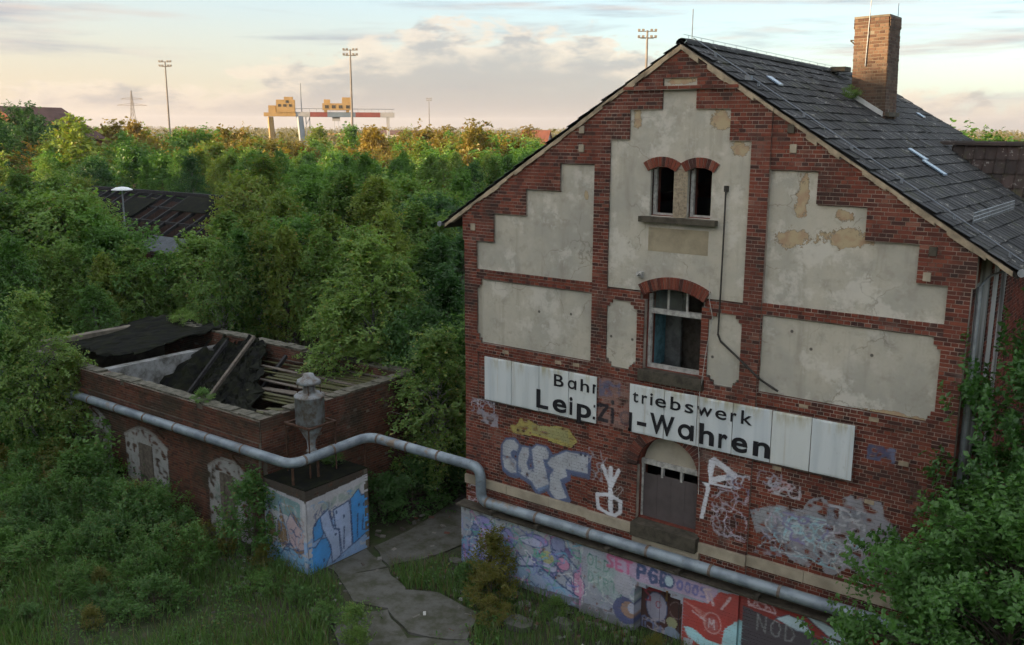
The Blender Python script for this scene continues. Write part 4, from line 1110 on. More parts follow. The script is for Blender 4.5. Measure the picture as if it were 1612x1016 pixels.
# ------------------------------------------------------------------ cross wing behind on the right
WG = empty('cross_wing', (9, 9, G), 'lower cross wing with steep brown pantile roof behind the main roof', 'building')
def wpart(mb, name, mat, parent=None):
    o = mb.build(name, mat); o.parent = parent or WG
    if parent is None: o.location = (-9, -9, -G)
    return o
mb = MB(); mb.box((5.72, 7.35, G), (15, 11.0, 7.6)); wpart(mb, 'wall', REVEAL)
wf2, wm2 = MB(), MB()
lay(Frame((0, 7.35, 0), (1, 0, 0), (0, -1, 0)), G, 7.6, lambda z: [(5.74, 15, 0.02)], wf2, wm2, seed=15)
wpart(wm2, 'mortar', MORTAR); tag(wpart(wf2, 'brickwork', BRICK), kind='stuff')
wr = MB(); WZ = 9.66
prof = [(6.95, 7.35), (8.05, WZ-0.06), (9.4, WZ-0.06), (11.2, 7.35)]
wr.prism(prof, 3.45, 15.2, 'x'); WR = wpart(wr, 'roof', SOFFIT)
wt = MB(); d2 = np.array([0, -1.10, -2.31]); d2 /= np.linalg.norm(d2)
for i in range(7):
    for j in range(48):
        x = 3.2+j*0.25; s = i*0.36
        p = np.array([x, 8.05, WZ-0.03])+d2*s
        if p[2] < roofz(p[0], p[1])-0.03 and p[0] < 6.4: continue
        V = []
        nrm = np.array([0, -2.31, 1.10]); nrm /= np.linalg.norm(nrm)
        for ss, k in ((0, 0.0), (0.40, 0.025)):
            for a, h in ((0, 0.0), (0.05, 0.045), (0.10, 0.0), (0.18, -0.01), (0.25, 0.0)): V.append(p+np.array([a, 0, 0])+d2*ss+nrm*(h+k+0.01))
        wt.add(V, [(q, q+1, 6+q, 5+q) for q in range(4)])
tag(wpart(wt, 'tiling', TILE2, WR), kind='stuff')
for j in range(32):
    mb = MB(); V = []; x = 3.15+j*0.37
    for xx, r in ((x, 0.10), (x+0.39, 0.115)):
        for q in range(6):
            a = math.pi*q/5; V.append((xx, 8.05+r*math.cos(a), WZ-0.04+r*math.sin(a)))
    mb.add(V, [(q, q+1, 6+q+1, 6+q) for q in range(5)]); wpart(mb, 'ridge_tile', TILE2, WR)

# ------------------------------------------------------------------ sign: panels and letters
SG = empty('station_sign', (-0.5, -0.12, 3.37), 'weathered white panel sign in black lettering with one panel missing', 'sign')
seams = [-5.03, -4.19, -3.365, -2.52, -1.755, -0.905, -0.04, 0.74, 1.54, 2.375, 3.18, 4.01]
mb = MB()
for z in (3.5, 4.38): mb.box((-5.0, -0.135, z-0.02), (-1.8, -0.115, z+0.02)); mb.box((-0.88, -0.135, z-0.02), (3.98, -0.115, z+0.02))
o = mb.build('batten', WOODG, SG); o.location = (0.5, 0.12, -3.37)
for i, (a, b) in enumerate(zip(seams[:-1], seams[1:])):
    if i == 4: continue
    mb = MB(); w2, h2 = (b-a)/2-0.008, 0.55; dz = -0.01 if i < 2 else 0.0
    # slightly dished sheet with folded rims
    n = 6; V = []
    for kz in (-1, -0.93, 0.93, 1):
        for ku in np.linspace(-1, 1, n):
            V.append((ku*w2, 0.012*math.cos(ku*1.5)*(1 if abs(kz) < 0.95 else 0.0)*-1-0.0, kz*h2))
    q = [(r*n+c, r*n+c+1, (r+1)*n+c+1, (r+1)*n+c) for r in range(3) for c in range(n-1)]
    mb.add(V, q)
    mb.box((-w2, 0.001, -h2), (w2, 0.02, h2))
    o = mb.build('panel', SIGN, SG, ((a+b)/2+0.5, -0.035, 3.927+dz-3.37)); o.rotation_euler = (rng.normal(0, 0.006), rng.normal(0, 0.004), 0)
fc = {}
def letter(ch, u0, u1, z, h, bold=0.0):
    """a glyph of the built-in sans, fitted between u0 and u1 with x-height scaling h for a capital"""
    key = (ch, bold)
    if key not in fc:
        cu = bpy.data.curves.new('glyph', 'FONT'); cu.body = ch; cu.extrude = 0.004; cu.offset = bold; cu.resolution_u = 4
        tmp = bpy.data.objects.new('tmp_glyph', cu); COL.objects.link(tmp)
        dg = bpy.context.evaluated_depsgraph_get(); dg.update()
        me = bpy.data.meshes.new_from_object(tmp.evaluated_get(dg))
        bpy.data.objects.remove(tmp); bpy.data.curves.remove(cu)
        v = np.zeros(len(me.vertices)*3, np.float32); me.vertices.foreach_get('co', v); v = v.reshape(-1, 3)
        fc[key] = (me, v)
    me0, v = fc[key]
    me = me0.copy(); me.name = 'letter'
    x0, x1 = v[:,0].min(), v[:,0].max(); sx_ = (u1-u0)/(x1-x0); sz_ = h/0.729
    nv = np.stack([u0+(v[:,0]-x0)*sx_, -v[:,2], z+v[:,1]*sz_], 1).astype(np.float32)
    me.vertices.foreach_set('co', nv.ravel()); me.update(); me.materials.clear(); me.materials.append(BLACK)
    o = link('letter', me, SG); o.location = (0.5, 0.12-0.176, -3.37)
    return o
def round_a(u0, u1, z, xh, st):
    """single-storey a: a ring and a stem"""
    mb = MB(); n = 28; cx_, cz_ = (u0+u1)/2-st*0.15, z+xh/2; rx, rz = (u1-u0)/2-st*0.15, xh/2
    V = []
    for y in (-0.004, 0.004):
        for kx, kz in ((rx, rz), (rx-st, rz-st)):
            for j in range(n): a = 2*math.pi*j/n; V.append((cx_+kx*math.cos(a), y, cz_+kz*math.sin(a)))
    mb.add(V, [(j, (j+1) % n, n+(j+1) % n, n+j) for j in range(n)]+[(2*n+j, 3*n+j, 3*n+(j+1) % n, 2*n+(j+1) % n) for j in range(n)]+[(j, 2*n+j, 2*n+(j+1) % n, (j+1) % n) for j in range(n)])
    mb.box((u1-st, -0.0045, z), (u1, 0.0045, z+xh))
    o = mb.build('letter', BLACK, SG); o.location = (0.5, 0.12-0.176, -3.37)
Z1, H1 = 4.085, 0.30
round_a(-2.53, -2.30, 4.085, 0.215, 0.042)
for ch, a, b in [('B',-2.92,-2.65),('h',-2.18,-1.95),('t',-0.81,-0.67),('r',-0.58,-0.45),('i',-0.375,-0.315),('e',-0.25,0.01),('b',0.12,0.36),('s',0.46,0.66),('w',0.74,1.09),('e',1.16,1.41),('r',1.50,1.63),('k',1.73,1.97)]:
    letter(ch, a, b, Z1, H1, 0.008)
Z2, H2 = 3.475, 0.46
round_a(0.32, 0.69, 3.475, 0.345, 0.078)
for ch, a, b in [('L',-3.42,-3.08),('e',-2.95,-2.56),('i',-2.475,-2.395),('p',-2.27,-1.88),('-',-0.68,-0.45),('W',-0.36,0.23),('h',0.81,1.16),('r',1.26,1.46),('e',1.55,1.90),('n',2.02,2.38)]:
    letter(ch, a, b, Z2, H2, 0.022)
# cut letters at the edge of the missing panel: rest of n, z, and g
mb = MB()
mb.box((-1.85,-0.005,4.085),(-1.805,0.005,4.30)); mb.box((-1.805,-0.005,4.25),(-1.77,0.005,4.295))
mb.box((-1.83,-0.005,3.475),(-1.775,0.005,3.54)); mb.box((-1.815,-0.005,3.76),(-1.775,0.005,3.82))
mb.box((-0.885,-0.005,3.40),(-0.815,0.005,3.83)); mb.box((-0.9,-0.005,3.385),(-0.84,0.005,3.46))
o = mb.build('letter_remnant', BLACK, SG); o.location = (0.5, 0.12-0.176, -3.37)

# ------------------------------------------------------------------ heating pipe on stilts and along the plinth
PP = empty('heating_pipe', (-9.0, -3.05, G), 'long silver clad heating pipe running from the ruin to the brick gable', 'pipe')
def ppart(mb, name, mat, smooth=False):
    o = mb.build(name, mat, PP, (9.0, 3.05, -G), smooth); return o
def bend(a, b, c, r=0.35, n=6):
    """points of a rounded corner at b"""
    a, b, c = (np.array(p, float) for p in (a, b, c))
    u = (a-b)/np.linalg.norm(a-b); v = (c-b)/np.linalg.norm(c-b); p0, p1 = b+u*r, b+v*r
    return [tuple((1-t)**2*p0+2*t*(1-t)*b+t*t*p1) for t in np.linspace(0, 1, n)]
K = [(-34, -3.12, 1.50), (-9.0, -3.05, 1.57), (-9.0, -0.34, 1.62), (-5.02, -0.34, 1.62), (-5.02, -0.30, 0.72), (5.9, -0.34, 0.78)]
path = [K[0]]+bend(K[0], K[1], K[2], 0.4)+bend(K[1], K[2], K[3], 0.4)+bend(K[2], K[3], K[4], 0.28)+bend(K[3], K[4], K[5], 0.22)+[K[5]]
segs = []
for a, b in zip(path[:-1], path[1:]):
    L = (Vector(b)-Vector(a)).length
    if L < 0.8: segs.append((a, b)); continue
    n = int(math.ceil(L/1.55)); P = [Vector(a).lerp(Vector(b), i/n) for i in range(n+1)]
    segs += [(tuple(p), tuple(q)) for p, q in zip(P[:-1], P[1:])]
PRD = 0.132
run = []
def flush(run):
    if len(run) > 1:
        mb = MB(); mb.tube(run, [PRD+rng.normal(0, 0.002)]*len(run), 18); ppart(mb, 'pipe_section', PIPE, True)
cur = []
for a, b in segs:
    L = (Vector(b)-Vector(a)).length
    if L < 0.8:
        cur = (cur or [a])+[b]
    else:
        flush(cur); cur = []
        flush([a, b])
        mb = MB(); d = (Vector(b)-Vector(a)).normalized()
        mb.tube([tuple(Vector(a)-d*0.03), tuple(Vector(a)+d*0.03)], PRD+0.011, 18); ppart(mb, 'joint_band', PIPEB, True)
flush(cur)
for x in np.arange(-33, -10.6, 3.6):
    mb = MB(); mb.box((x-0.04, -2.86, 1.30), (x+0.04, -3.15, 1.36)); mb.bar((x, -2.86, 0.95), (x, -3.12, 1.31), 0.04); ppart(mb, 'bracket', RUST)
for (x, y) in ((-9.0, -2.2), (-9.0, -0.5), (-9.05, -3.0)):
    mb = MB(); mb.tube([(x+0.02, y, G), (x+0.02, y, 1.46)], 0.035, 8); ppart(mb, 'support_post', RUST)
for x in (-4.6, -3.2, -1.2, 0.6, 2.4, 4.2):
    mb = MB(); mb.box((x-0.05, -0.5, 0.50), (x+0.05, -0.1, 0.60)); ppart(mb, 'saddle', DSTONE)

# ------------------------------------------------------------------ roofless ruin beside the pipe
RX0, RX1, RY0, RY1, RZT = -24.0, -10.45, -2.85, 3.1, 2.38
RU = empty('roofless_ruin', (-17, 0, G), 'low roofless brick ruin with collapsed black felt roof inside', 'ruin')
def rpart(mb, name, mat, parent=None, smooth=False):
    o = mb.build(name, mat, None, None, smooth); o.parent = parent or RU
    if parent is None: o.location = (17, 0, -G)
    return o
RC = Canvas(RX0-0.1, RX1+0.1, -1.4, 2.5, 0.02)
WASH = (0.38, 0.385, 0.375)
for (a, b, zt) in ((-19.7, -18.0, 1.1), (-17.2, -14.9, 1.0), (-12.9, -11.0, 0.95)):
    arcp = [(a, -1.4)]+[(a+(b-a)*k/8, zt-0.35+0.4*math.sin(math.pi*k/8)) for k in range(9)]+[(b, -1.4)]
    RC.poly(arcp, WASH, 0.9, 0.42)
    RC.stroke(arcp[1:-1], 0.10, (0.30, 0.29, 0.27), 0.7)
RC.scribble(-12.6, -11.2, -0.9, 0.4, 14, 0.06, [(0.4,0.42,0.42),(0.2,0.28,0.24),(0.25,0.24,0.26)], 0.7, 61)
rb, rm = MB(), MB()
RF = Frame((0, RY0, 0), (1, 0, 0), (0, -1, 0))
def rfront(z):
    e = 0.0
    iv = [(RX0, RX1, 0.04 if z > 1.75 else (0.10 if 1.55 < z else 0.0))]
    if z > RZT-0.16: iv = [(a, b, 0.06) for a, b in ((RX0, -21.2), (-20.9, -17.1), (-16.9, -13.2), (-12.9, RX1))]
    for (a, b) in ((-12.35, -11.75), (-16.4, -15.7), (-19.2, -18.5)):
        if z < 0.55: iv = subtract(iv, a, b)
    return iv
rank2 = []
lay(RF, G, RZT, rfront, rb, rm, RC, rank2, 0.16, seed=21)
s2 = np.array([(r[1]-r[0])/camdist((r[0]+r[1])/2, RY0, r[2])**2 if (r[2] > 1.75) else -1 for r in rank2]); od2 = np.argsort(-s2)[:160]
keep = set(od2.tolist())
RW = rpart(rm, 'front_wall', OLDMORTAR)
for i, r in enumerate(rank2):
    if i in keep:
        o = link('brick', brick_mesh(r[1]-r[0], r[3]-r[2], OLDBRICK), RW, ((r[0]+r[1])/2, RY0-r[4]-abs(rng.normal(0, 0.006)), (r[2]+r[3])/2)); o.rotation_euler = (rng.normal(0, 0.02), 0, rng.normal(0, 0.012))
    else: grid_slab(rb, RF, r[0], r[1], r[2], r[3], r[4], 0.03, RC, 0.06)
tag(rpart(rb, 'brickwork', OLDBRICK, RW), kind='stuff')
core = MB(); core.box((RX0, RY0+0.02, G), (RX1-0.02, RY0+0.38, RZT-0.02)); rpart(core, 'wall_core', OLDMORTAR)
for (a, b) in ((-12.35, -11.75), (-16.4, -15.7), (-19.2, -18.5)):
    mb = MB()
    for k in range(3): mb.box((a+k*(b-a)/3, RY0-0.03+0.01*(k % 2), G), (a+(k+1)*(b-a)/3-0.01, RY0+0.018, 0.54)); 
    rpart(mb, 'window_board', WOODG)
# right wall, back wall, cross wall
rb2, rm2 = MB(), MB()
lay(Frame((RX1, 0, 0), (0, 1, 0), (1, 0, 0)), G, RZT+0.05, lambda z: [(RY0, RY1, 0.03 if z > 1.7 else 0.0)], rb2, rm2, gap=0.01, seed=23)
lay(Frame((0, RY1-0.38, 0), (1, 0, 0), (0, -1, 0)), G, 2.5, lambda z: [(RX0, RX1-0.4, 0)], rb2, rm2, gap=0.02, mdepth=0.03, seed=24)
lay(Frame((RX1-0.38, 0, 0), (0, 1, 0), (-1, 0, 0)), G, RZT, lambda z: [(RY0+0.4, RY1-0.4, 0)], rb2, rm2, gap=0.02, mdepth=0.03, seed=26)
lay(Frame((0, RY0+0.385, 0), (1, 0, 0), (0, 1, 0)), 0.6, RZT, lambda z: [(RX0, RX1-0.4, 0)], rb2, rm2, gap=0.02, mdepth=0.005, seed=25)
rm2.box((RX1-0.36, RY0+0.02, G), (RX1-0.13, RY1, RZT)); rm2.box((RX0, RY1-0.34, G), (RX1, RY1, 2.5)); rm2.box((RX0, RY0+0.3, G), (RX0+0.38, RY1, 2.5))
OW = rpart(rm2, 'other_walls', OLDMORTAR); tag(rpart(rb2, 'brickwork', OLDBRICK, OW), kind='stuff')
# coping, broken into stones
COP = simple('coping_stone', (0.15, 0.138, 0.11), 0.6, 5, dark=(0.05, 0.05, 0.035))
def coping(p0, p1, wd, z, n, skip=0.0):
    p0, p1 = Vector(p0), Vector(p1)
    for k in range(n):
        if rng.random() < skip: continue
        a, b = p0.lerp(p1, (k+0.03)/n), p0.lerp(p1, (k+0.97)/n)
        mb = MB(); h = 0.055+rng.uniform(-0.02, 0.02)
        mb.bar((a.x, a.y, z+h/2), (b.x, b.y, z+h/2+rng.normal(0, 0.008)), wd+rng.normal(0, 0.03), h); rpart(mb, 'coping', COP)
coping((RX0, RY0+0.2, 0), (RX1, RY0+0.2, 0), 0.36, RZT-0.015, 42, 0.12)
coping((RX1-0.18, RY0+0.4, 0), (RX1-0.18, RY1, 0), 0.40, RZT+0.055, 18, 0.1)
coping((RX0, RY1-0.18, 0), (RX1, RY1-0.18, 0), 0.42, 2.505, 36, 0.15)
mb = MB(); mb.box((-20.2, RY0+0.42, G), (-19.85, RY1-0.42, 2.05)); rpart(mb, 'cross_wall', simple('stained_inner_wall', (0.30, 0.31, 0.31), 0.6, 2.2, dark=(0.08, 0.075, 0.065)))
mb = MB(); mb.box((RX0+0.4, RY0+0.42, G+0.01), (RX1-0.4, RY1-0.4, G+0.05)); rpart(mb, 'floor', BITUMEN)
# remaining felt roof at the far left
def sheet(name, corners, nx, ny, amp, mat, sd, thick=0.04):
    g = np.random.default_rng(sd); c = np.array(corners, float)
    V = []
    ph = g.uniform(0, 6, 6)
    for j in range(ny+1):
        for i in range(nx+1):
            a, b = i/nx, j/ny
            p = c[0]*(1-a)*(1-b)+c[1]*a*(1-b)+c[2]*a*b+c[3]*(1-a)*b
            p = p+np.array([0, 0, amp*(math.sin(a*7+ph[0])*math.cos(b*5+ph[1])+0.6*math.sin(a*15+b*11+ph[2])*0.6)])+g.normal(0, amp*0.34, 3)+ (g.normal(0, 0.10, 3)*np.array([1, 1, 0.4]) if (i in (0, nx) or j in (0, ny)) else 0)
            V.append(p)
    V = np.array(V); n = len(V); k = nx+1
    q = [(j*k+i, j*k+i+1, (j+1)*k+i+1, (j+1)*k+i) for j in range(ny) for i in range(nx)]
    q2 = [tuple(n+x for x in f[::-1]) for f in q]
    edge = [(i, i+1) for i in range(nx)]+[(j*k+nx, (j+1)*k+nx) for j in range(ny)]+[(ny*k+i+1, ny*k+i) for i in range(nx)][::-1]+[((j+1)*k, j*k) for j in range(ny)]
    mb = MB(); mb.add(np.concatenate([V, V-np.array([0, 0, thick])]), q+q2+[(a, n+a, n+b, b) for a, b in edge]); return rpart(mb, name, mat)
sheet('felt_roof', [(-24.2, -1.6, 2.30), (-20.3, -1.2, 2.35), (-20.3, 3.2, 2.62), (-24.2, 3.2, 2.62)], 22, 18, 0.05, BITUMEN, 3)
sheet('collapsed_felt', [(-19.7, 2.66, 2.45), (-17.2, 2.66, 2.50), (-11.7, -2.3, 1.75), (-17.3, -2.0, -1.0)], 34, 30, 0.15, BITUMEN, 4)
sheet('hanging_felt', [(-19.75, -1.6, 0.6), (-17.2, -1.9, -0.9), (-17.0, 0.8, 0.9), (-19.75, 2.2, 2.3)], 16, 14, 0.13, BITUMEN, 5)
for k in range(30):          # mossy roof boards that still hold, broken off along a slanting line
    f = k/29; y = 2.62-f*4.95; z = 2.30-0.30*f-0.35*math.sin(f*3.14)*0.4
    if rng.random() < 0.2: continue
    mb = MB(); x0 = -17.2+5.5*f+rng.normal(0, 0.22)
    mb.bar((x0+rng.normal(0, 0.4), y+rng.normal(0, 0.07), z-0.12-0.3*rng.random()), (RX1-0.42-abs(rng.normal(0, 0.2)), y+rng.normal(0, 0.03), z+rng.normal(0, 0.03)), 0.155+rng.normal(0, 0.02), 0.03); rpart(mb, 'roof_board', MOSSW if rng.random() < 0.75 else WOODG)
for k, (a, b) in enumerate([((-17.5, 2.4, 2.75), (-15.6, -1.8, 0.8)), ((-18.9, 2.3, 2.45), (-18.2, -1.4, -0.3)), ((-15.9, 2.5, 2.3), (-14.6, -2.0, -0.2))]):
    mb = MB(); mb.bar(a, b, 0.09, 0.12); rpart(mb, 'fallen_rafter', WOODG if k == 0 else WOODD)
# painted lean-to block in front of the ruin
BX0, BX1, BY0, BY1, BZT = -10.15, -8.47, -3.08, -0.92, 0.98
BK = empty('graffiti_block', (-9.3, -2, G), 'small square outbuilding covered in blue and flame graffiti under the pipe', 'outbuilding')
def kpart(mb, name, mat, parent=None):
    o = mb.build(name, mat); o.parent = parent or BK
    if parent is None: o.location = (9.3, 2, -G)
    return o
FC = Canvas(BX0, BX1, -1.4, 1.3); SC = Canvas(BY0, BY1, -1.4, 1.3)
FC.poly([(BX0,-1.4),(BX1,-1.4),(BX1,0.72),(BX0,0.80)], (0.38,0.38,0.42), 0.97)
FC.poly([(BX0,0.78),(BX1,0.70),(BX1,1.3),(BX0,1.3)], (0.045,0.038,0.03), 0.9, 0.1); SC.poly([(BY0,0.68),(BY1,0.80),(BY1,1.3),(BY0,1.3)], (0.045,0.038,0.03), 0.9, 0.1)
FC.poly([(BX0,0.2),(BX1-0.25,0.1),(BX1-0.25,0.6),(BX0,0.72)], (0.12,0.24,0.25), 0.85, 0.15)
FC.poly([(BX0,-1.4),(BX1,-1.4),(BX1,-0.85),(BX0,-0.65)], (0.15,0.33,0.52), 0.9)
for (cu, w2, top_) in ((-9.9, 0.2, 0.45), (-9.45, 0.2, 0.45), (-8.85, 0.34, 0.3)):
    P = [(cu-w2, -0.6), (cu-w2*0.9, -0.1), (cu-w2*0.3, 0.1), (cu-w2*0.5, top_), (cu+w2*0.3, 0.05), (cu+w2*0.8, -0.3), (cu+w2, -0.65), (cu, -0.85)]
    FC.poly(P, (0.21,0.13,0.06), 0.92); FC.stroke(P, 0.03, NAVY, 0.9, True)
P = [(-9.3,-0.1),(-9.1,0.25),(-8.85,0.0),(-8.6,-0.15),(-8.5,-0.6),(-8.9,-0.75),(-9.15,-0.6)]
FC.poly(P, (0.42,0.33,0.36), 0.9); FC.stroke(P, 0.03, NAVY, 0.9, True)
FC.scribble(-9.2, -8.5, -0.9, -0.2, 10, 0.03, [NAVY, (0.22,0.12,0.07), (0.45,0.4,0.42)], 0.9, 71); FC.scribble(-10.0, -9.2, -1.0, -0.6, 8, 0.03, [NAVY, (0.5,0.5,0.52)], 0.9, 72)
SC.poly([(BY0,-1.4),(BY1,-1.4),(BY1,0.82),(BY0,0.70)], (0.43,0.43,0.46), 0.97)
SC.poly([(BY0+0.5,0.25),(BY1,0.4),(BY1,0.66),(BY0+0.5,0.5)], (0.16,0.27,0.2), 0.45, 0.6)
SC.poly([(BY0,-1.4),(BY1,-1.4),(BY1,0.30),(BY0+1.2,0.15),(BY0+0.5,-0.1),(BY0,-0.4)], (0.20,0.33,0.55), 0.9, 0.1)
SC.scribble(BY0+0.05, BY1-0.05, -1.2, 0.55, 34, 0.022, [(0.05,0.08,0.2), (0.5,0.52,0.58), (0.12,0.3,0.55)], 0.75, 81)
FC.scribble(BX0+0.05, BX1-0.05, -1.2, 0.6, 30, 0.022, [(0.05,0.08,0.2), (0.5,0.5,0.54), (0.15,0.33,0.5), (0.3,0.16,0.08)], 0.75, 82)
LB, SB = (0.06,0.27,0.60), (0.34,0.42,0.60)
def sp(pts): return [(BY0+a, b) for a, b in pts]
for P, c in ((sp([(0.04,-1.25),(0.55,-1.3),(0.78,-0.95),(0.72,-0.5),(0.45,-0.45),(0.25,-0.62),(0.05,-0.55)]), LB), (sp([(0.2,-0.45),(0.2,-0.05),(0.38,0.12),(0.55,0.2),(0.6,-0.1),(0.5,-0.4)]), LB),
             (sp([(0.45,0.15),(0.72,0.28),(0.82,-0.1),(0.9,-0.35),(1.05,-0.25),(1.1,-1.15),(0.8,-1.25),(0.78,-0.8),(0.62,-0.45),(0.5,-0.2)]), SB),
             (sp([(0.9,0.2),(1.45,0.28),(1.5,-0.2),(1.52,-1.0),(1.15,-1.12),(1.08,-0.4),(0.95,-0.35)]), SB), (sp([(1.5,0.3),(1.8,0.5),(1.9,0.3),(2.12,0.25),(2.14,-0.8),(1.55,-1.0)]), LB)):
    SC.poly(P, c, 0.97); SC.stroke(P, 0.035, NAVY, 0.95, True)
for a, b in ((0.3, -1.2), (0.52, -1.08), (0.74, -0.75), (0.27, 0.0), (1.0, 0.1), (1.25, -0.1), (0.95, -0.5), (1.8, 0.05), (1.98, 0.0)): SC.disc(BY0+a, b, 0.035, 0.05, NAVY)
for P in (sp([(0.78,0.25),(0.85,-0.2),(0.95,-0.25)]), sp([(1.25,-0.4),(1.22,-1.0)]), sp([(1.75,-0.2),(1.72,-0.85)]), sp([(1.95,-0.3),(1.9,-0.7),(2.05,-0.75)])): SC.stroke(P, 0.045, NAVY)
FC.lift(1.3); SC.lift(1.3)
kb, km = MB(), MB()
lay(Frame((0, BY0, 0), (1, 0, 0), (0, -1, 0)), G, BZT, lambda z: [(BX0, BX1, 0.0)], kb, km, FC, seed=31)
lay(Frame((BX1, 0, 0), (0, 1, 0), (1, 0, 0)), G, BZT, lambda z: [(BY0, BY1, 0.0)], kb, km, SC, seed=32)
lay(Frame((0, BY1, 0), (-1, 0, 0), (0, 1, 0)), G, BZT, lambda z: [(-BX1, -BX0, 0.0)], kb, km, None, seed=33)
KW = kpart(km, 'wall', OLDMORTAR); tag(kpart(kb, 'brickwork', OLDBRICK, KW), kind='stuff')
mb = MB(); mb.box((BX0, BY0+0.01, BZT), (BX1-0.01, BY1-0.01, BZT+0.03)); kpart(mb, 'flat_roof', BITUMEN)
for (x, y) in ((BX1+0.02, BY1-0.03), (BX1-0.45, BY0+0.02)):
    pass
# dust separator on its frame
DS = empty('dust_separator', (-9.45, -2.0, 1.0), 'grey sheet metal dust separator with conical bottom and mushroom cap on a frame', 'separator')
def lathe(prof, n=20):
    mb = MB(); V = []; k = len(prof)
    for r, z in prof:
        for j in range(n): V.append((r*math.cos(2*math.pi*j/n), r*math.sin(2*math.pi*j/n), z))
    mb.add(V, [(i*n+j, i*n+(j+1) % n, (i+1)*n+(j+1) % n, (i+1)*n+j) for i in range(k-1) for j in range(n)]); return mb
DZ = simple('painted_tin', (0.27, 0.30, 0.32), 0.55, 5, rough=0.6, dark=(0.13, 0.10, 0.075))
zb = -1.0
lathe([(0.36, 2.34+zb), (0.385, 2.36+zb), (0.385, 3.05+zb), (0.40, 3.06+zb), (0.40, 3.10+zb), (0.30, 3.17+zb), (0.02, 3.18+zb)]).build('body', DZ, DS, None, True)
lathe([(0.37, 2.34+zb), (0.12, 1.86+zb), (0.10, 1.62+zb), (0.14, 1.60+zb), (0.14, 1.55+zb)]).build('cone', DZ, DS, None, True)
lathe([(0.16, 3.15+zb), (0.16, 3.36+zb), (0.18, 3.37+zb)]).build('neck', DZ, DS, None, True)
lathe([(0.16, 3.40+zb), (0.33, 3.43+zb), (0.30, 3.52+zb), (0.16, 3.60+zb), (0.13, 3.68+zb), (0.01, 3.69+zb)]).build('cap', DZ, DS, None, True)
mb = MB()
for a in (0.8, 2.4, 3.9, 5.5):
    mb.tube([(0.30*math.cos(a), 0.30*math.sin(a), 3.14+zb), (0.28*math.cos(a), 0.28*math.sin(a), 3.44+zb)], 0.012, 5)
mb.build('cap_stays', RUST, DS)
for sx2 in (-0.45, 0.45):
    for sy2 in (-0.45, 0.45):
        mb = MB(); mb.tube([(sx2, sy2, 0.03), (sx2, sy2, 2.36+zb)], 0.022, 6); mb.build('post', RUST, DS)
for sy2 in (-0.45, 0.45):
    mb = MB(); mb.bar((-0.5, sy2, 2.36+zb), (0.5, sy2, 2.36+zb), 0.05); mb.build('rail', RUST, DS)
for sx2 in (-0.45, 0.45):
    mb = MB(); mb.bar((sx2, -0.43, 2.355+zb), (sx2, 0.43, 2.355+zb), 0.05); mb.build('rail', RUST, DS)

# ------------------------------------------------------------------ concrete path in slabs
PT = MB()
for P in ([(-8.6,3.4),(-8.3,0.4),(-7.6,-0.1),(-6.3,0.9),(-6.4,2.2),(-7.2,3.9)], [(-8.25,0.35),(-8.35,-0.95),(-7.15,-1.5),(-6.6,-0.55),(-6.35,0.85),(-7.6,-0.15)]): pass
slabs = [[(-8.8,3.6),(-8.25,0.55),(-6.55,1.35),(-6.1,2.4),(-6.3,4.2)], [(-8.23,0.5),(-8.32,-0.98),(-7.2,-1.48),(-6.75,-0.6),(-6.5,1.3)], [(-8.35,-1.05),(-8.4,-2.6),(-7.75,-2.65),(-7.3,-1.6)], [(-7.7,-2.7),(-7.1,-1.62),(-5.95,-2.15),(-5.6,-3.1),(-6.6,-3.35)],
         [(-5.9,-2.2),(-5.3,-1.8),(-3.9,-1.9),(-3.3,-3.0),(-4.4,-3.6),(-5.6,-3.15)], [(-5.5,-3.25),(-4.4,-3.7),(-3.2,-3.1),(-2.3,-3.8),(-3.2,-5.4),(-5.3,-4.9),(-6.4,-4.0)], [(-3.3,-5.3),(-2.5,-4.0),(-1.0,-4.9),(-1.8,-6.4)], [(-8.9,9.0),(-8.85,3.75),(-6.4,4.3),(-6.6,9.2)]]
path = bpy.data.objects.new('path', None); COL.objects.link(path); tag(path, kind='structure')
for i, P in enumerate(slabs):
    ca_, cb_ = np.mean([a for a, b in P]), np.mean([b for a, b in P])
    mb = MB(); P = [(ca_+(a-ca_)*1.05+rng.normal(0, 0.04), cb_+(b-cb_)*1.05+rng.normal(0, 0.04)) for a, b in P]
    Q = []
    for (a, b), (c, d) in zip(P, P[1:]+P[:1]):
        for t in (0, 0.33, 0.66): Q.append((a+(c-a)*t+rng.normal(0, 0.035), b+(d-b)*t+rng.normal(0, 0.035)))
    mb.prism(Q, G-0.05, G+0.03+0.007*i, 'z'); mb.build('slab', CONC, path)
for (x, y, s) in ((-2.75, -1.8, 0.45), (-1.9, -1.15, 0.3), (-6.4, 1.9, 0.2), (-5.9, -0.3, 0.25)):
    mb = MB(); Q = [(x+s*math.cos(k)*rng.uniform(0.7, 1.2), y+0.6*s*math.sin(k)*rng.uniform(0.7, 1.2)) for k in np.arange(0, 6.2, 0.9)]
    mb.prism(Q, G-0.02, G+0.14, 'z'); o = mb.build('concrete_lump', CONC)
    tag(o, 'flat broken concrete lump on the soil %s' % {-2.75: 'in front of the lavender painted plinth', -1.9: 'close under the green letters of the plinth', -6.4: 'at the far end of the slab path', -5.9: 'near the left corner of the gable'}[x], 'rubble')

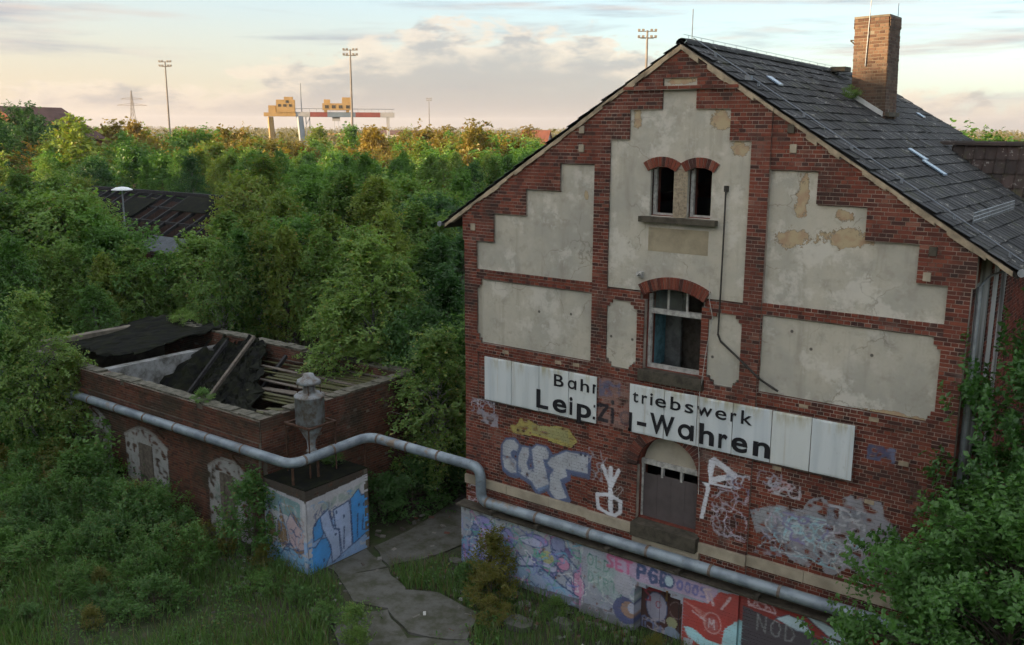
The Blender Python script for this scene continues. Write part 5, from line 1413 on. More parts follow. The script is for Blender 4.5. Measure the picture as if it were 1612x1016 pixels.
# ------------------------------------------------------------------ burnt-out hall behind the trees
HL = empty('burnt_hall', (-46, 18, G), 'long brick hall with charred open roof timbers half hidden by trees', 'building')
def hpart(mb, name, mat, parent=None):
    o = mb.build(name, mat); o.parent = parent or HL
    if parent is None: o.location = (46, -18, -G)
    return o
mb = MB(); mb.box((-75, 15.4, G), (-24, 15.8, 2.0)); mb.box((-75, 26, G), (-24, 26.3, 4.2)); HWALL = hpart(mb, 'wall', simple('hall_brick', (0.055, 0.03, 0.024), 0.5, 3))
for k in range(16):
    x = -74+k*3.2
    mb = MB(); mb.box((x, 15.1, G), (x+0.45, 15.39, 2.1)); hpart(mb, 'pier', OLDBRICK)
    mb = MB(); mb.box((x+0.9, 15.30, -0.5), (x+2.7, 15.395, 1.6)); wn = hpart(mb, 'window', DARKIN)
    mb = MB()
    for xx in (0.9, 1.5, 2.1, 2.65): mb.box((x+xx, 15.24, -0.5), (x+xx+0.07, 15.295, 1.6))
    for zz_ in (-0.5, 0.5, 1.53): mb.box((x+0.9, 15.235, zz_), (x+2.72, 15.25, zz_+0.07))
    hpart(mb, 'window_bars', WOODW, wn)
for k in range(34):
    x = -74+k*1.5
    mb = MB(); mb.bar((x, 15.2, 2.25), (x+rng.normal(0, 0.15), 21, 5.2), 0.16, 0.2); hpart(mb, 'rafter', WOODD)
    if rng.random() < 0.6:
        mb = MB(); mb.bar((x, 26.3, 4.0), (x, 21, 5.2), 0.16, 0.2); hpart(mb, 'rafter', WOODD)
mb = MB(); mb.bar((-75, 21, 5.3), (-30, 21, 5.35), 0.22, 0.25); hpart(mb, 'ridge_beam', WOODD)
for y, z in ((16.6, 2.95), (18.0, 3.7), (19.5, 4.45)):
    mb = MB(); mb.bar((-75, y, z), (-24, y, z), 0.18, 0.16); hpart(mb, 'purlin', WOODD)
for k, (x0, x1, y0, y1) in enumerate(((-75, -58, 15.0, 18.2), (-46, -41, 15.0, 16.4), (-54, -51, 18, 20), (-36, -24, 15.0, 19.0), (-48, -44, 19, 20.6))):
    mb = MB(); f = lambda y: 2.36+(y-15.2)*0.517+0.12
    mb.add([(x0,y0,f(y0)),(x1,y0,f(y0)),(x1,y1,f(y1)),(x0,y1,f(y1)),(x0,y0,f(y0)-.05),(x1,y0,f(y0)-.05),(x1,y1,f(y1)-.05),(x0,y1,f(y1)-.05)], [(0,1,2,3),(4,7,6,5),(0,4,5,1),(1,5,6,2),(2,6,7,3),(3,7,4,0)])
    hpart(mb, 'roof_sheet', simple('dull_tin', (0.10, 0.115, 0.13), 0.4, 2) if k == 1 else BITUMEN)
mb = MB(); mb.box((-75, 26.3, G), (-24, 26.4, 2)); hpart(mb, 'rear_plinth', OLDMORTAR)

# yard lamp in front of the hall
YL = empty('yard_lamp', (-44.1, 13.4, G), 'yard lamp with broad white disc shade above the treetops', 'lamp')
mb = MB(); mb.tube([(0, 0, 0), (0, 0, 7.55)], [0.07, 0.045], 8); mb.build('pole', ZINC, YL)
lathe([(0.05, 7.72), (0.35, 7.68), (0.60, 7.56), (0.62, 7.52), (0.4, 7.54), (0.05, 7.55)]).build('shade', simple('white_enamel', (0.75, 0.77, 0.78), 0.1, 3, rough=0.4), YL, None, True)

# ------------------------------------------------------------------ skyline: gantry crane, light masts, pylon, houses
CRM = simple('crane_grey', (0.27, 0.29, 0.31), 0.2, 0.3); CRY = simple('crane_cream', (0.36, 0.235, 0.10), 0.2, 0.4); CRR = simple('crane_red', (0.22, 0.065, 0.06), 0.2, 0.4); CRW = simple('crane_white', (0.33, 0.33, 0.34), 0.2, 0.4)
CRB = simple('crane_blue', (0.15, 0.20, 0.26), 0.2, 0.4)
CA = Vector((-239.9, 179.7)); CB = Vector((-213.0, 209.3)); cdir = (CB-CA).normalized(); ang = math.atan2(cdir.y, cdir.x)
CN = empty('gantry_crane', (CA.x, CA.y, G), 'large gantry crane with cream machine houses above the wood', 'crane')
CN.rotation_euler = (0, 0, ang)
def cpart(name, mat, *boxes, bars=()):
    mb = MB()
    for lo, hi in boxes: mb.box(lo, hi)
    for a, b, wdt in bars: mb.bar(a, b, wdt)
    return mb.build(name, mat, CN)
GZ = 15.2-G-1.3
Zg = 15.9
cpart('leg', CRY, bars=[((1.6, -4, 0), (0.9, -1.6, Zg-1.4), 1.3)]); cpart('leg', CRY, bars=[((1.6, 4, 0), (0.9, 1.6, Zg-1.4), 1.3)])
cpart('leg', CRM, bars=[((11.2, -4.5, 0), (10.2, -1.6, Zg-1.2), 1.5)]); cpart('leg', CRM, bars=[((11.2, 4.5, 0), (10.2, 1.6, Zg-1.2), 1.5)])
cpart('leg', CRW, bars=[((38.6, -3, 0), (38.6, -1.5, Zg-1.2), 0.8)]); cpart('leg', CRW, bars=[((38.6, 3, 0), (38.6, 1.5, Zg-1.2), 0.8)])
cpart('girder', CRY, ((-1, -2.2, Zg-1.2), (9, 2.2, Zg)))
for a, b, mt in ((9, 13.5, CRW), (13.5, 19, CRR), (19, 28, CRB), (28, 36, CRR), (36, 40.6, CRW)):
    cpart('girder_section', mt, ((a, -2.0, Zg-1.3), (b, 2.0, Zg+0.2)))
cpart('machine_house', CRY, ((3.0, -2.4, Zg), (8.8, 2.4, Zg+4.0)), ((5.5, -2.0, Zg+4.0), (8.2, 2.0, Zg+4.9)))
cpart('machine_house', CRY, ((0.5, -2.0, Zg), (2.8, 2.0, Zg+2.2)))
cpart('trolley', CRY, ((17.5, -2.8, Zg+0.9), (26.8, 2.8, Zg+3.0)), ((18, -2.2, Zg+3.0), (20, 2.2, Zg+4.2)), ((23.8, -2.4, Zg+3.0), (26.6, 2.4, Zg+4.9)), ((18, -2.4, Zg+0.25), (19, 2.4, Zg+0.9)), ((25, -2.4, Zg+0.25), (26, 2.4, Zg+0.9)))
cpart('cabin', CRW, ((20.5, -1.2, Zg-2.6), (23.0, 1.2, Zg-1.3)))
cpart('railing', CRM, bars=[((9, -2.2, Zg+1.3), (40.6, -2.2, Zg+1.3), 0.12), ((9, 2.2, Zg+1.3), (40.6, 2.2, Zg+1.3), 0.12)]+[((x, -2.2, Zg+0.2), (x, -2.2, Zg+1.3), 0.1) for x in np.arange(9, 41, 2.2)])
for lx_, ly_, mt_ in ((1.2, 2.8, CRY), (10.7, 3.0, CRM), (38.6, 2.3, CRW)):
    cpart('leg_brace', mt_, bars=[((lx_, -ly_-0.6, 4.5), (lx_, ly_+0.6, 4.5), 0.5), ((lx_, -ly_-0.4, 5), (lx_-0.1, ly_-0.9, Zg-2), 0.35)])
for wx_, wz_ in ((3.6, 1.8), (5.2, 1.8), (7.0, 1.8), (6.0, 3.0)):
    cpart('house_window', DARKIN, ((wx_, -2.46, Zg+wz_), (wx_+0.9, -2.405, Zg+wz_+0.8)))
for wx_ in (18.3, 20.5, 22.7, 25.0): cpart('trolley_opening', DARKIN, ((wx_, -2.86, Zg+1.4), (wx_+1.2, -2.805, Zg+2.4)))
cpart('hoist_ropes', CRM, bars=[((21.2, 0, Zg-1.3), (21.2, 0, Zg-6.5), 0.10), ((22.4, 0, Zg-2.6), (22.4, 0, Zg-6.5), 0.10)])
cpart('spreader', CRY, ((19.0, -1.2, Zg-7.1), (24.6, 1.2, Zg-6.5)))
cpart('stair_tower', CRM, ((12.0, -0.7, 0), (12.25, -0.5, Zg-1.3)), ((13.2, -0.7, 0), (13.45, -0.5, Zg-1.3)), bars=[((12.1, -0.6, 2.4*k), (13.3, -0.6, 2.4*k+2.2), 0.18) for k in range(6)])
cpart('antenna', CRM, bars=[((10.8, 0, Zg), (10.8, 0, Zg+9.2), 0.28)])
MSTM = simple('mast_steel', (0.20, 0.18, 0.165), 0.3, 0.5)
def mast(x, y, ztop, label, rz=0.6):
    t = empty('light_mast', (x, y, G), label, 'light mast', 'tall railway light masts'); H = ztop-G
    t.rotation_euler = (0, 0, rz)
    mb = MB(); mb.tube([(0, 0, 0), (0, 0, H)], [0.34, 0.17], 8); mb.build('pole', MSTM, t)
    mb = MB()
    for z in (H-0.2, H-1.3): mb.bar((-1.7, 0, z), (1.7, 0, z), 0.14)
    mb.bar((-1.2, 0.5, H-1.35), (1.2, 0.5, H-1.35), 0.12); mb.build('crossarm', MSTM, t)
    for z in (H-0.2, H-1.3):
        for xx in (-1.5, -0.75, 0.75, 1.5):
            mb = MB(); mb.box((xx-0.22, -0.3, z+0.08), (xx+0.22, 0.15, z+0.42)); mb.build('floodlight', MSTM, t)
    mb = MB()
    for z in np.arange(3, H-2, 0.9): mb.bar((-0.2, -0.38, z), (0.2, -0.38, z), 0.05)
    mb.build('ladder', MSTM, t)
mast(-219.6, 130.8, 27.0, 'tall light mast standing left of the gantry crane')
mast(-154.6, 136.4, 27.5, 'tall light mast rising through the gantry crane')
mast(-77.7, 136.9, 27.4, 'light mast with two rows of lamps above the left roof slope')
mast(-393.9, 427, 28.0, 'small distant light mast right of the gantry crane')
PY = empty('power_pylon', (-867, 511, G), 'far lattice power pylon on the left horizon', 'pylon'); PY.rotation_euler = (0, 0, R_(37))
mb = MB(); H = 46.3
lv = [(0, 3.6), (10, 2.5), (20, 1.7), (30, 1.1), (40, 0.6), (H, 0.15)]
for (z0, w0), (z1, w1) in zip(lv[:-1], lv[1:]):
    for sx2, sy2 in ((-1,-1),(1,-1),(1,1),(-1,1)): mb.bar((sx2*w0, sy2*w0, z0), (sx2*w1, sy2*w1, z1), 0.45)
    mb.bar((-w0,-w0,z0), (w1,-w1,z1), 0.3); mb.bar((w0,-w0,z0), (-w1,-w1,z1), 0.3)
mb.build('lattice', MSTM, PY)
for z, L in ((32, 15), (38, 11)):
    mb = MB(); mb.bar((-L, 0, z), (L, 0, z), 0.5); mb.bar((-L, 0, z), (0, 0, z+2), 0.3); mb.bar((L, 0, z), (0, 0, z+2), 0.3); mb.build('crossarm', MSTM, PY)
def house(x, y, rz, L, Wd, eave, ridge, label, wallc, roofc, nwin=5):
    t = empty('house', (x, y, G), label, 'house'); t.rotation_euler = (0, 0, rz)
    mb = MB(); mb.box((-L/2, -Wd/2, 0), (L/2, Wd/2, eave)); mb.prism([(-Wd/2, eave), (Wd/2, eave), (0, ridge-0.1)], -L/2, L/2, 'x'); mb.build('wall', wallc, t)
    for s in (-1, 1):
        mb = MB(); e = 0.5; k = (ridge-eave)/(Wd/2)
        v = [(-L/2-e, s*(Wd/2+e), eave-k*e), (L/2+e, s*(Wd/2+e), eave-k*e), (L/2+e, 0, ridge), (-L/2-e, 0, ridge)]
        mb.add(v+[(a, b, c+0.2) for a, b, c in v], [(0,1,2,3),(4,7,6,5),(0,4,5,1),(1,5,6,2),(2,6,7,3),(3,7,4,0)]); mb.build('roof', roofc, t)
    for k in range(nwin):
        xx = -L/2+(k+0.5)*L/nwin
        mb = MB(); mb.box((xx-0.6, -Wd/2-0.06, eave*0.45), (xx+0.6, -Wd/2-0.005, eave*0.75)); mb.build('window', DARKIN, t)
RTILE = simple('red_roof_tile', (0.17, 0.06, 0.04), 0.3, 0.6); DRED = simple('old_red_roof', (0.12, 0.06, 0.05), 0.4, 0.4); PALEW = simple('pale_render', (0.45, 0.42, 0.37), 0.2, 0.5); YELW = simple('warm_render', (0.48, 0.36, 0.20), 0.2, 0.5)
def polar(px, d):
    b = math.atan((806-px)/float(np.interp(d, [25, 60, 150], [1440, 1470, 1497])))
    a = R_(VIEW_AZ)+b
    return CAM[0]+d*math.cos(a), CAM[1]+d*math.sin(a)
for px, d, L, Wd, ev, rg, lab, wc, rc, rz in [(48, 165, 12, 16, 9.5, 14.0, 'dark roofed hall rising behind the tall trees on the left edge', REVEAL, DRED, 1.9), (843, 260, 7, 9, 6.8, 10.6, 'red roofed house seen just left of the gable slope', PALEW, RTILE, 0.4), (640, 600, 40, 14, 7, 9.5, 'long low distant shed on the skyline', PALEW, DRED, 0.6)]:
    x, y = polar(px, d); house(x, y, rz, L, Wd, ev, rg, lab, wc, rc)

# ------------------------------------------------------------------ vegetation
def unit(v): return v/(np.linalg.norm(v, axis=-1, keepdims=True)+1e-9)
def leaves(g, P, out, size, up=0.5, droop=0.0, aspect=0.62):
    """one folded rhombus per point; out = outward direction per leaf"""
    n = len(P)
    nrm = unit(g.normal(0, 1, (n, 3))*0.62+out*0.8+np.array([0, 0, up]))
    d = unit(np.cross(nrm, g.normal(0, 1, (n, 3))))
    d = unit(d+np.array([0, 0, -droop])+out*0.3)
    s = unit(np.cross(d, nrm))
    L = (size*g.uniform(0.5, 1.55, n))[:, None]; Wd = L*aspect
    fold = nrm*L*0.12
    v = np.stack([P, P+d*L*0.5+s*Wd*0.5+fold, P+d*L, P+d*L*0.5-s*Wd*0.5+fold], 1).reshape(-1, 3)
    q = (np.arange(n)*4)[:, None]+np.arange(4)
    return v, q
def make_tree(seed, H, base, rad, nclump, per, leaf, shape='round', droop=0.0, clr=0.9, trunk=0.11, lobes=(0.15, 0.38), tmat=None, lmat=None):
    """returns (crown mesh, trunk mesh): clumps of leaves in an uneven envelope, a tapered trunk and limbs that reach the clumps"""
    g = np.random.default_rng(seed)
    lob = [(unit(g.normal(0, 1, 3)), g.uniform(*lobes)) for _ in range(7)]
    C_ = []
    ch = H-base
    while len(C_) < nclump:
        t = g.random()**0.85
        if shape == 'round': r = math.sqrt(max(0, 1-(2*t-0.92)**2/1.2))
        elif shape == 'birch': r = (math.sin(math.pi*min(1, t*0.93+0.10))**0.75)*(1-0.35*t)
        elif shape == 'poplar': r = 0.9*math.sin(math.pi*min(1, t*0.9+0.12))**0.6*(1-0.4*t)
        else: r = math.sqrt(max(0, 1-t*t))            # bush: dome
        a = g.uniform(0, 6.283); rr = r*math.sqrt(g.uniform(0.12, 1.0))
        d = np.array([math.cos(a)*rr, math.sin(a)*rr, 2*t-1])
        k = 1+sum(w_*max(0, float(np.dot(unit(d), l_)))**3 for l_, w_ in lob)-0.14
        C_.append((d[0]*rad*k, d[1]*rad*k, base+ch*t*(0.96+0.04*k)))
    C_ = np.array(C_)
    cm = MB()
    ctr = np.array([0, 0, base+ch*0.42])
    for c in C_:
        o = unit(c-ctr); m_ = int(per*g.uniform(0.6, 1.4))
        sg = clr*g.uniform(0.7, 1.3)*np.array([1, 1, 0.8 if shape in ('round', 'bush') else 1.0])
        if shape in ('birch', 'poplar') or g.random() < 0.5:      # leaves along fine shoots: hanging on the birch, rising on the slender trees
            ns = 5; sid = g.integers(0, ns, m_)
            base_ = c+g.normal(0, 1, (ns, 3))*sg*0.55
            dr = unit(o[None]*(0.55 if shape == 'birch' else 0.35 if shape == 'poplar' else 0.8)+g.normal(0, 0.28, (ns, 3))+np.array([0, 0, -0.75 if shape == 'birch' else 0.9 if shape == 'poplar' else 0.55]))
            ln = g.uniform(0.5, 1.15, ns)*clr*2.1
            tt = g.random(m_)
            P = base_[sid]+dr[sid]*(tt*ln[sid])[:, None]+g.normal(0, 1, (m_, 3))*0.055*H/9*(1.1-tt)[:, None]
        else: P = c+g.normal(0, 1, (m_, 3))*sg*0.5
        if droop and shape not in ('birch', 'poplar'): P[:, 2] -= np.abs(g.normal(0, droop, m_))
        P[:, 2] = np.maximum(P[:, 2], 0.04+0.3*g.random(m_)*(P[:, 2] < 0.04))
        v, q = leaves(g, P, np.tile(o, (m_, 1)), leaf, 0.5, droop)
        cm.add(v, q)
    tm = MB()
    n = 7; bx, by = np.cumsum(g.normal(0, 0.045*H/8, n)), np.cumsum(g.normal(0, 0.045*H/8, n)); bx -= bx[0]; by -= by[0]
    tz = np.linspace(-0.1, H*0.86, n); trad = trunk*(1-0.88*np.linspace(0, 1, n))
    tp_ = np.stack([bx, by, tz], 1); tm.tube(tp_, trad, 7)
    for c in C_[g.permutation(len(C_))[:int(len(C_)*0.55)]]:
        zb_ = max(base*0.55, c[2]-g.uniform(0.15, 0.4)*H*0.5); zb_ = min(zb_, H*0.8)
        b0 = np.array([np.interp(zb_, tz, bx), np.interp(zb_, tz, by), zb_]); r0 = np.interp(zb_, tz, trad)*0.5
        mid = (b0+c)/2+np.array([0, 0, 0.10*np.linalg.norm(c-b0)])
        tm.tube([b0, mid, c], [r0, r0*0.6, 0.008], 4, False)
    fz = H/np.concatenate(cm.v)[:, 2].max()
    cm.v = [a*np.array([1, 1, fz], np.float32) for a in cm.v]; tm.v = [a*np.array([1, 1, fz], np.float32) for a in tm.v]
    return cm.mesh('crown', lmat), tm.mesh('trunk', tmat or BARK, True)
def plant(name, proto, loc, sc, rz, label, cat, mat=None, group=None, wx=1.0):
    t = empty(name, loc, label, cat, group); t.scale = (sc*wx, sc*wx, sc); t.rotation_euler = (0, 0, rz)
    c = link('crown' if cat == 'tree' else 'foliage', proto[0], t); k = link('trunk' if cat == 'tree' else 'stems', proto[1], t)
    if mat is not None:
        c.material_slots[0].link = 'OBJECT'; c.material_slots[0].material = mat
    return t
# prototypes
P_BIRCH = [make_tree(101+i, 9.0, 1.3, 1.95, 210, 115, 0.115, 'birch', 0.25, 0.42, 0.10, tmat=BARKW, lmat=L_BIRCH) for i in range(2)]
P_ROUND = [make_tree(111+i, 8.0, 2.9, 2.3, 200, 100, 0.15, 'round', 0.0, 0.42, 0.14, lmat=L_GREEN) for i in range(3)]
P_WOOD = [make_tree(181+i, 9.0, 2.9, (1.75, 1.55, 1.9)[i], 170, 105, 0.13, ('birch', 'poplar', 'birch')[i], 0.2, (0.40, 0.36, 0.44)[i], 0.10, (0.2, 0.55), tmat=BARKW if i != 1 else BARK, lmat=L_GREEN) for i in range(3)]
P_POP = [make_tree(121+i, 9.0, 1.2, 1.7, 140, 115, 0.15, 'poplar', 0.05, 0.38, 0.12, lmat=L_GREEN) for i in range(2)]
P_FAR = [make_tree(131+i, 9.0, 1.2, 2.5, 60, 80, 0.32, ('birch', 'birch', 'poplar', 'round')[i], 0.05, 0.7, 0.14, lmat=L_GREEN) for i in range(4)]
P_BIG = [make_tree(141+i, 19.0, 2.0, 6.0, 150, 150, 0.42, 'round', 0.0, 1.3, 0.35, lmat=L_DARK) for i in range(2)]
P_BUSH = [make_tree(151+i, 2.2, 0.15, 1.0, 95, 75, 0.08, 'bush', 0.02, 0.25, 0.03, (0.25, 0.7), lmat=L_BUSH) for i in range(4)]
P_TALLB = [make_tree(161+i, 3.0, 0.2, 0.95, 85, 60, 0.095, 'poplar', 0.05, 0.30, 0.03, lmat=L_BUSH) for i in range(2)]
P_MAPLE = make_tree(171, 7.0, 0.2, 2.25, 330, 210, 0.105, 'round', 0.0, 0.36, 0.12, (0.25, 0.75), lmat=L_MAPLE)
def ztop_at(ypx, d): 
    return CAM[2]-d*math.tan(math.atan((ypx-508)/1466.5)+R_(PITCH))
NO = [(-6.9, -1.0, 16, 13.0), (-25.2, -4.2, -9.9, 4.0), (-76, 14.2, -23, 27.0), (-10.2, -3.6, -8.2, -0.5)]
def blocked(x, y, r=0.5): return any(a-r < x < c+r and b-r < y < d+r for a, b, c, d in NO)
PH = {'birch': (P_BIRCH, 9.0), 'round': (P_ROUND, 8.0), 'poplar': (P_POP, 9.0), 'wood': (P_WOOD, 9.0), 'far': (P_FAR, 9.0)}
placed = []
def tree_at(px, ytop, d, kind, mat, label, group, wx=1.0, idx=None, name='tree'):
    x, y = polar(px, d); zt = ztop_at(ytop, d)
    protos, Hh = PH[kind]; i = int(rng.integers(len(protos))) if idx is None else idx
    s = (zt-G)/Hh
    placed.append((x, y))
    return plant(name, protos[i], (x, y, G), s, rng.uniform(0, 6.28), label, 'tree', mat, group, wx)
GR, BI, YE, DK, AU = L_GREEN, L_BIRCH, L_YEL, L_DARK, L_AUT
tree_at(583, 356, 31.0, 'birch', L_PALE, 'tall feathery birch behind the right end of the roofless ruin', None, 1.0, 0, 'birch_tree')
tree_at(622, 392, 31.6, 'birch', L_PALE, 'second feathery birch close right of the tall one behind the ruin', None, 0.95, 1, 'birch_tree')
tree_at(540, 445, 30.6, 'birch', L_PALE, 'smaller birch leaning over the back wall of the ruin', None, 1.1, 1, 'birch_tree')
plant('birch_tree', P_BIRCH[0], (-9.35, 2.9, G), 0.62, 2.0, 'low birch standing against the right wall of the ruin', 'tree', L_PALE, None, 1.25)
plant('birch_tree', P_BIRCH[1], (-9.3, 5.2, G), 0.70, 1.0, 'dark young birch at the bend of the slab path', 'tree', GR, None, 1.1)
tree_at(702, 415, 31, 'poplar', DK, 'dark slender tree close to the left edge of the brick gable', None, 1.05, 0, 'slender_tree')
tree_at(662, 470, 30, 'round', DK, 'low dark tree between the feathery birch and the gable', None, 0.9, 1)
tree_at(42, 422, 33, 'birch', L_PALE, 'light green birch at the left edge in front of the ruin', None, 1.0, 0, 'birch_tree')
tree_at(5, 470, 33.5, 'birch', GR, 'birch cut by the left picture edge above the pipe', None, 1.1, 1, 'birch_tree')
tree_at(100, 515, 32.2, 'birch', YE, 'yellowing young birch at the left end of the ruin wall', None, 1.0, 1, 'birch_tree')
row = [(15,286,50,'round',GR,1.15),(62,280,52,'round',GR,1.15),(108,284,50,'round',GR,1.15),(148,300,48,'round',GR,1.1),(182,325,46.5,'round',GR,1.0),(205,365,45,'round',GR,0.95),(85,262,62,'birch',BI,1.0),(130,268,64,'birch',YE,1.0),(35,255,66,'birch',BI,1.0),(226,398,45,'round',GR,1.0),(140,415,42.5,'round',GR,1.0),
       (322,345,46,'round',GR,1.1),(362,322,47,'round',GR,1.15),(402,325,44,'round',GR,1.15),(418,235,60,'birch',YE,1.25),(448,285,50,'round',YE,1.1),(395,265,58,'round',GR,1.0),(492,262,56,'round',GR,1.15),(470,330,43,'round',GR,1.05),
       (545,262,54,'round',GR,1.15),(592,270,52,'round',YE,1.15),(632,268,56,'round',GR,1.15),(520,325,42,'round',YE,1.0),(565,345,39,'birch',GR,1.1),(655,310,44,'round',GR,1.1),(690,300,48,'round',DK,1.1),(715,290,54,'round',GR,1.0),(690,360,38,'round',DK,1.0),(725,350,42,'round',DK,1.0)]
row += [(350,365,41,'wood',BI,0.85),(380,345,42,'wood',GR,0.85),(415,335,42,'wood',YE,0.85),(452,345,41,'wood',GR,0.85),(505,350,40,'wood',BI,0.85),(60,350,45,'wood',BI,0.9),(110,360,45,'wood',GR,0.9),(160,378,44,'wood',YE,0.85),(18,345,44,'wood',GR,0.9),(660,372,38,'wood',GR,0.85),(700,330,44,'wood',BI,0.85),(610,320,42,'wood',YE,0.85)]
def near_label(px, mat):
    a = {id(GR): 'green', id(DK): 'dark green', id(YE): 'yellowish', id(BI): 'pale green', id(AU): 'golden'}[id(mat)]
    b = 'before the left part of the burnt hall' if px < 200 else 'before the open roof of the burnt hall' if px < 310 else 'right of the burnt hall and behind the ruin' if px < 500 else 'behind the tall feathery birch' if px < 670 else 'against the left side of the gable'
    return '%s tree %s' % (a, b)
for px, yt, d, kind, mat, wx in row:
    if kind == 'round' and rng.random() < 0.62: kind = 'wood'
    if mat is GR and rng.random() < 0.45: mat = BI
    elif mat is GR and rng.random() < 0.2: mat = YE
    tree_at(px, yt, d, kind, mat, near_label(px, mat), 'belt of trees around the burnt hall', wx)
# the wood beyond, thinning in size towards the horizon
def yprof(d): return np.interp(d, [55, 75, 100, 140, 200, 260], [282, 254, 236, 222, 212, 208])
count = 0; tries = 0
zone = lambda px: 'under the power pylon' if px < 240 else 'left of the gantry crane' if px < 400 else 'before the gantry crane' if px < 615 else 'right of the gantry crane' if px < 900 else 'right behind the roof'
while count < 285 and tries < 9000:
    tries += 1
    px = rng.uniform(-30, 850); d = 56+ (rng.random()**0.75)*185
    x, y = polar(px, d)
    if blocked(x, y, 1.5): continue
    if 150 < px < 340 and d < 66: continue
    md = 2.7+d*0.0125
    if any((x-a)**2+(y-b)**2 < md*md for a, b in placed): continue
    yt = yprof(d)+rng.normal(0, 5.0 if d > 90 else 9)-(rng.exponential(5) if d > 110 else 0)
    if 395 < px < 625 and d > 100: yt += 13
    if px < 330 and d < 140: yt = max(yt, 222+rng.normal(0, 6))
    r = rng.random(); far = d > 105
    if d > 120: mat = AU if r < 0.42 else YE if r < 0.7 else GR
    else: mat = YE if r < 0.22 else BI if r < 0.45 else DK if r < 0.58 else GR
    r2 = rng.random(); kind = 'far' if far else ('round' if r2 < 0.15 else 'wood' if r2 < 0.75 else 'birch' if r2 < 0.88 else 'poplar')
    nm = {id(GR): 'green', id(DK): 'dark green', id(YE): 'yellowish green', id(BI): 'pale green', id(AU): 'golden'}[id(mat)]
    dist = 'far' if d > 150 else 'middle' if d > 95 else 'near'
    tree_at(px, yt, d, kind, mat, '%s tree among the %s rows of the wood %s' % (nm, dist, zone(px)), 'trees of the wood', rng.uniform(0.8, 1.1))
    count += 1
for px, yt, d, mat, kind, lab in [(750, 186, 118, AU, 'far', 'bright golden poplar standing above the wood right of the crane'), (664, 186, 150, AU, 'far', 'golden tree standing above the wood below the small mast'), (590, 197, 160, AU, 'far', 'golden tree under the right leg of the crane'), (180, 190, 170, AU, 'far', 'golden treetops under the power pylon'), (210, 186, 180, AU, 'far', 'second golden treetop right under the power pylon'), (375, 192, 190, AU, 'far', 'golden treetop left of the crane leg'), (120, 182, 120, YE, 'far', 'small tree beside the dark roofed hall'), (440, 214, 150, AU, 'far', 'golden treetop between the crane legs'), (700, 200, 140, AU, 'far', 'broad golden treetop right of the crane'), (810, 212, 120, AU, 'far', 'golden bushy tree near the gable slope')]:
    tree_at(px, yt, d, kind, mat, lab, None, 1.0 if px != 750 else 0.85)
tree_at(1521, 184, 60, 'round', GR, 'round tree top showing over the far end of the main roof', None, 1.0)
for px, d in ((1560, 150), (1590, 130), (1615, 170), (1575, 230)): tree_at(px, 210, d, 'far', GR if d != 230 else YE, 'tree on the plain right behind the roof', 'trees on the right plain', 1.3)
# a row of tall dark trees far left; a second, unseen row is added behind the camera's left shoulder to shade the yard
for x, y, s in ((-121, 44, 0.78), (-113, 36, 0.72), (-128, 49, 0.74), (-106, 30, 0.72), (-133, 56, 0.66)):
    plant('tall_tree', P_BIG[int(x) % 2], (x, y, G), s, rng.uniform(0, 6.28), 'tall dark tree in the clump on the far left edge', 'tree', L_DARK, 'clump of tall trees on the left edge', 0.9)
k = 0
for r in range(3):
    for q in np.arange(-46, 62, 6.6):
        x, y = -45+q*0.88-r*4.2+rng.normal(0, 1.0), -30-q*0.47-r*7.5+rng.normal(0, 1.0)
        plant('tall_tree', P_BIG[k % 2], (x, y, G), rng.uniform(1.26, 1.38), rng.uniform(0, 6.28), 'unseen tall dark tree added beyond the left picture edge to shade the yard', 'tree', L_DARK if k % 3 else L_GREEN, 'unseen trees added for shade', 0.92); k += 1
# far-off wood to the horizon
dw = MB(); g = np.random.default_rng(5)
for k in range(1150):
    px = g.uniform(-150, 1750); d = 240+2300*g.random()**1.6
    x, y = polar(px, d); h = g.uniform(6.5, 10.5)*(1+d/9000); r = g.uniform(2.5, 5.0)*(1+d/1200)
    m_ = 55
    P = g.normal(0, 1, (m_, 3)); P = unit(P)*(g.random((m_, 1))**0.4)*np.array([r, r, h*0.48])
    o = unit(P); P = P+np.array([x, y, G+h*0.53])
    v, q = leaves(g, P, o, 1.15*(1+d/1300), 0.6); dw.add(v, q)
tag(dw.build('distant_wood', leaf_mat('distant_leaves', (0.07, 0.085, 0.022), (0.19, 0.15, 0.03))), 'far-off wood fading to the horizon', 'wood', None, 'stuff')

# bushes in front of the ruin, beside the path and by the plinth
def bush(x, y, h, kind, mat, label, group=None, wx=1.0, idx=None):
    pr, Hh = (P_BUSH, 2.2) if kind == 'bush' else (P_TALLB, 3.0)
    i = int(rng.integers(len(pr))) if idx is None else idx
    return plant('bush', pr[i], (x, y, G), h/Hh, rng.uniform(0, 6.28), label, 'bush', mat, group, wx)
nb = 0; bp_ = []
while nb < 78:
    x, y = rng.uniform(-25, -10.6), rng.uniform(-7.4, -3.5)
    if any((x-a)**2+(y-b)**2 < 0.55**2 for a, b in bp_): continue
    off = -3.4-y
    if y < -3.4-2.6-0.12*(x+25)*0.4 and rng.random() < 0.6: continue
    bp_.append((x, y))
    h = np.interp(off, [0, 1.5, 4], [1.75, 1.55, 0.9])*rng.uniform(0.75, 1.25)
    if -12.6 < x < -10.6 and off < 1.2: h *= 0.55
    z_ = 'close along the ruin wall' if off < 1.4 else 'in the thicket before the ruin'
    bush(x, y, h, 'bush' if rng.random() < 0.4 else 'tall', L_BUSH if rng.random() < 0.72 else L_GREEN if rng.random() < 0.6 else L_BUSHY, 'green bush %s, %s part' % (z_, 'left' if x < -20 else 'middle' if x < -15 else 'right'), 'bushes before the ruin')
    nb += 1
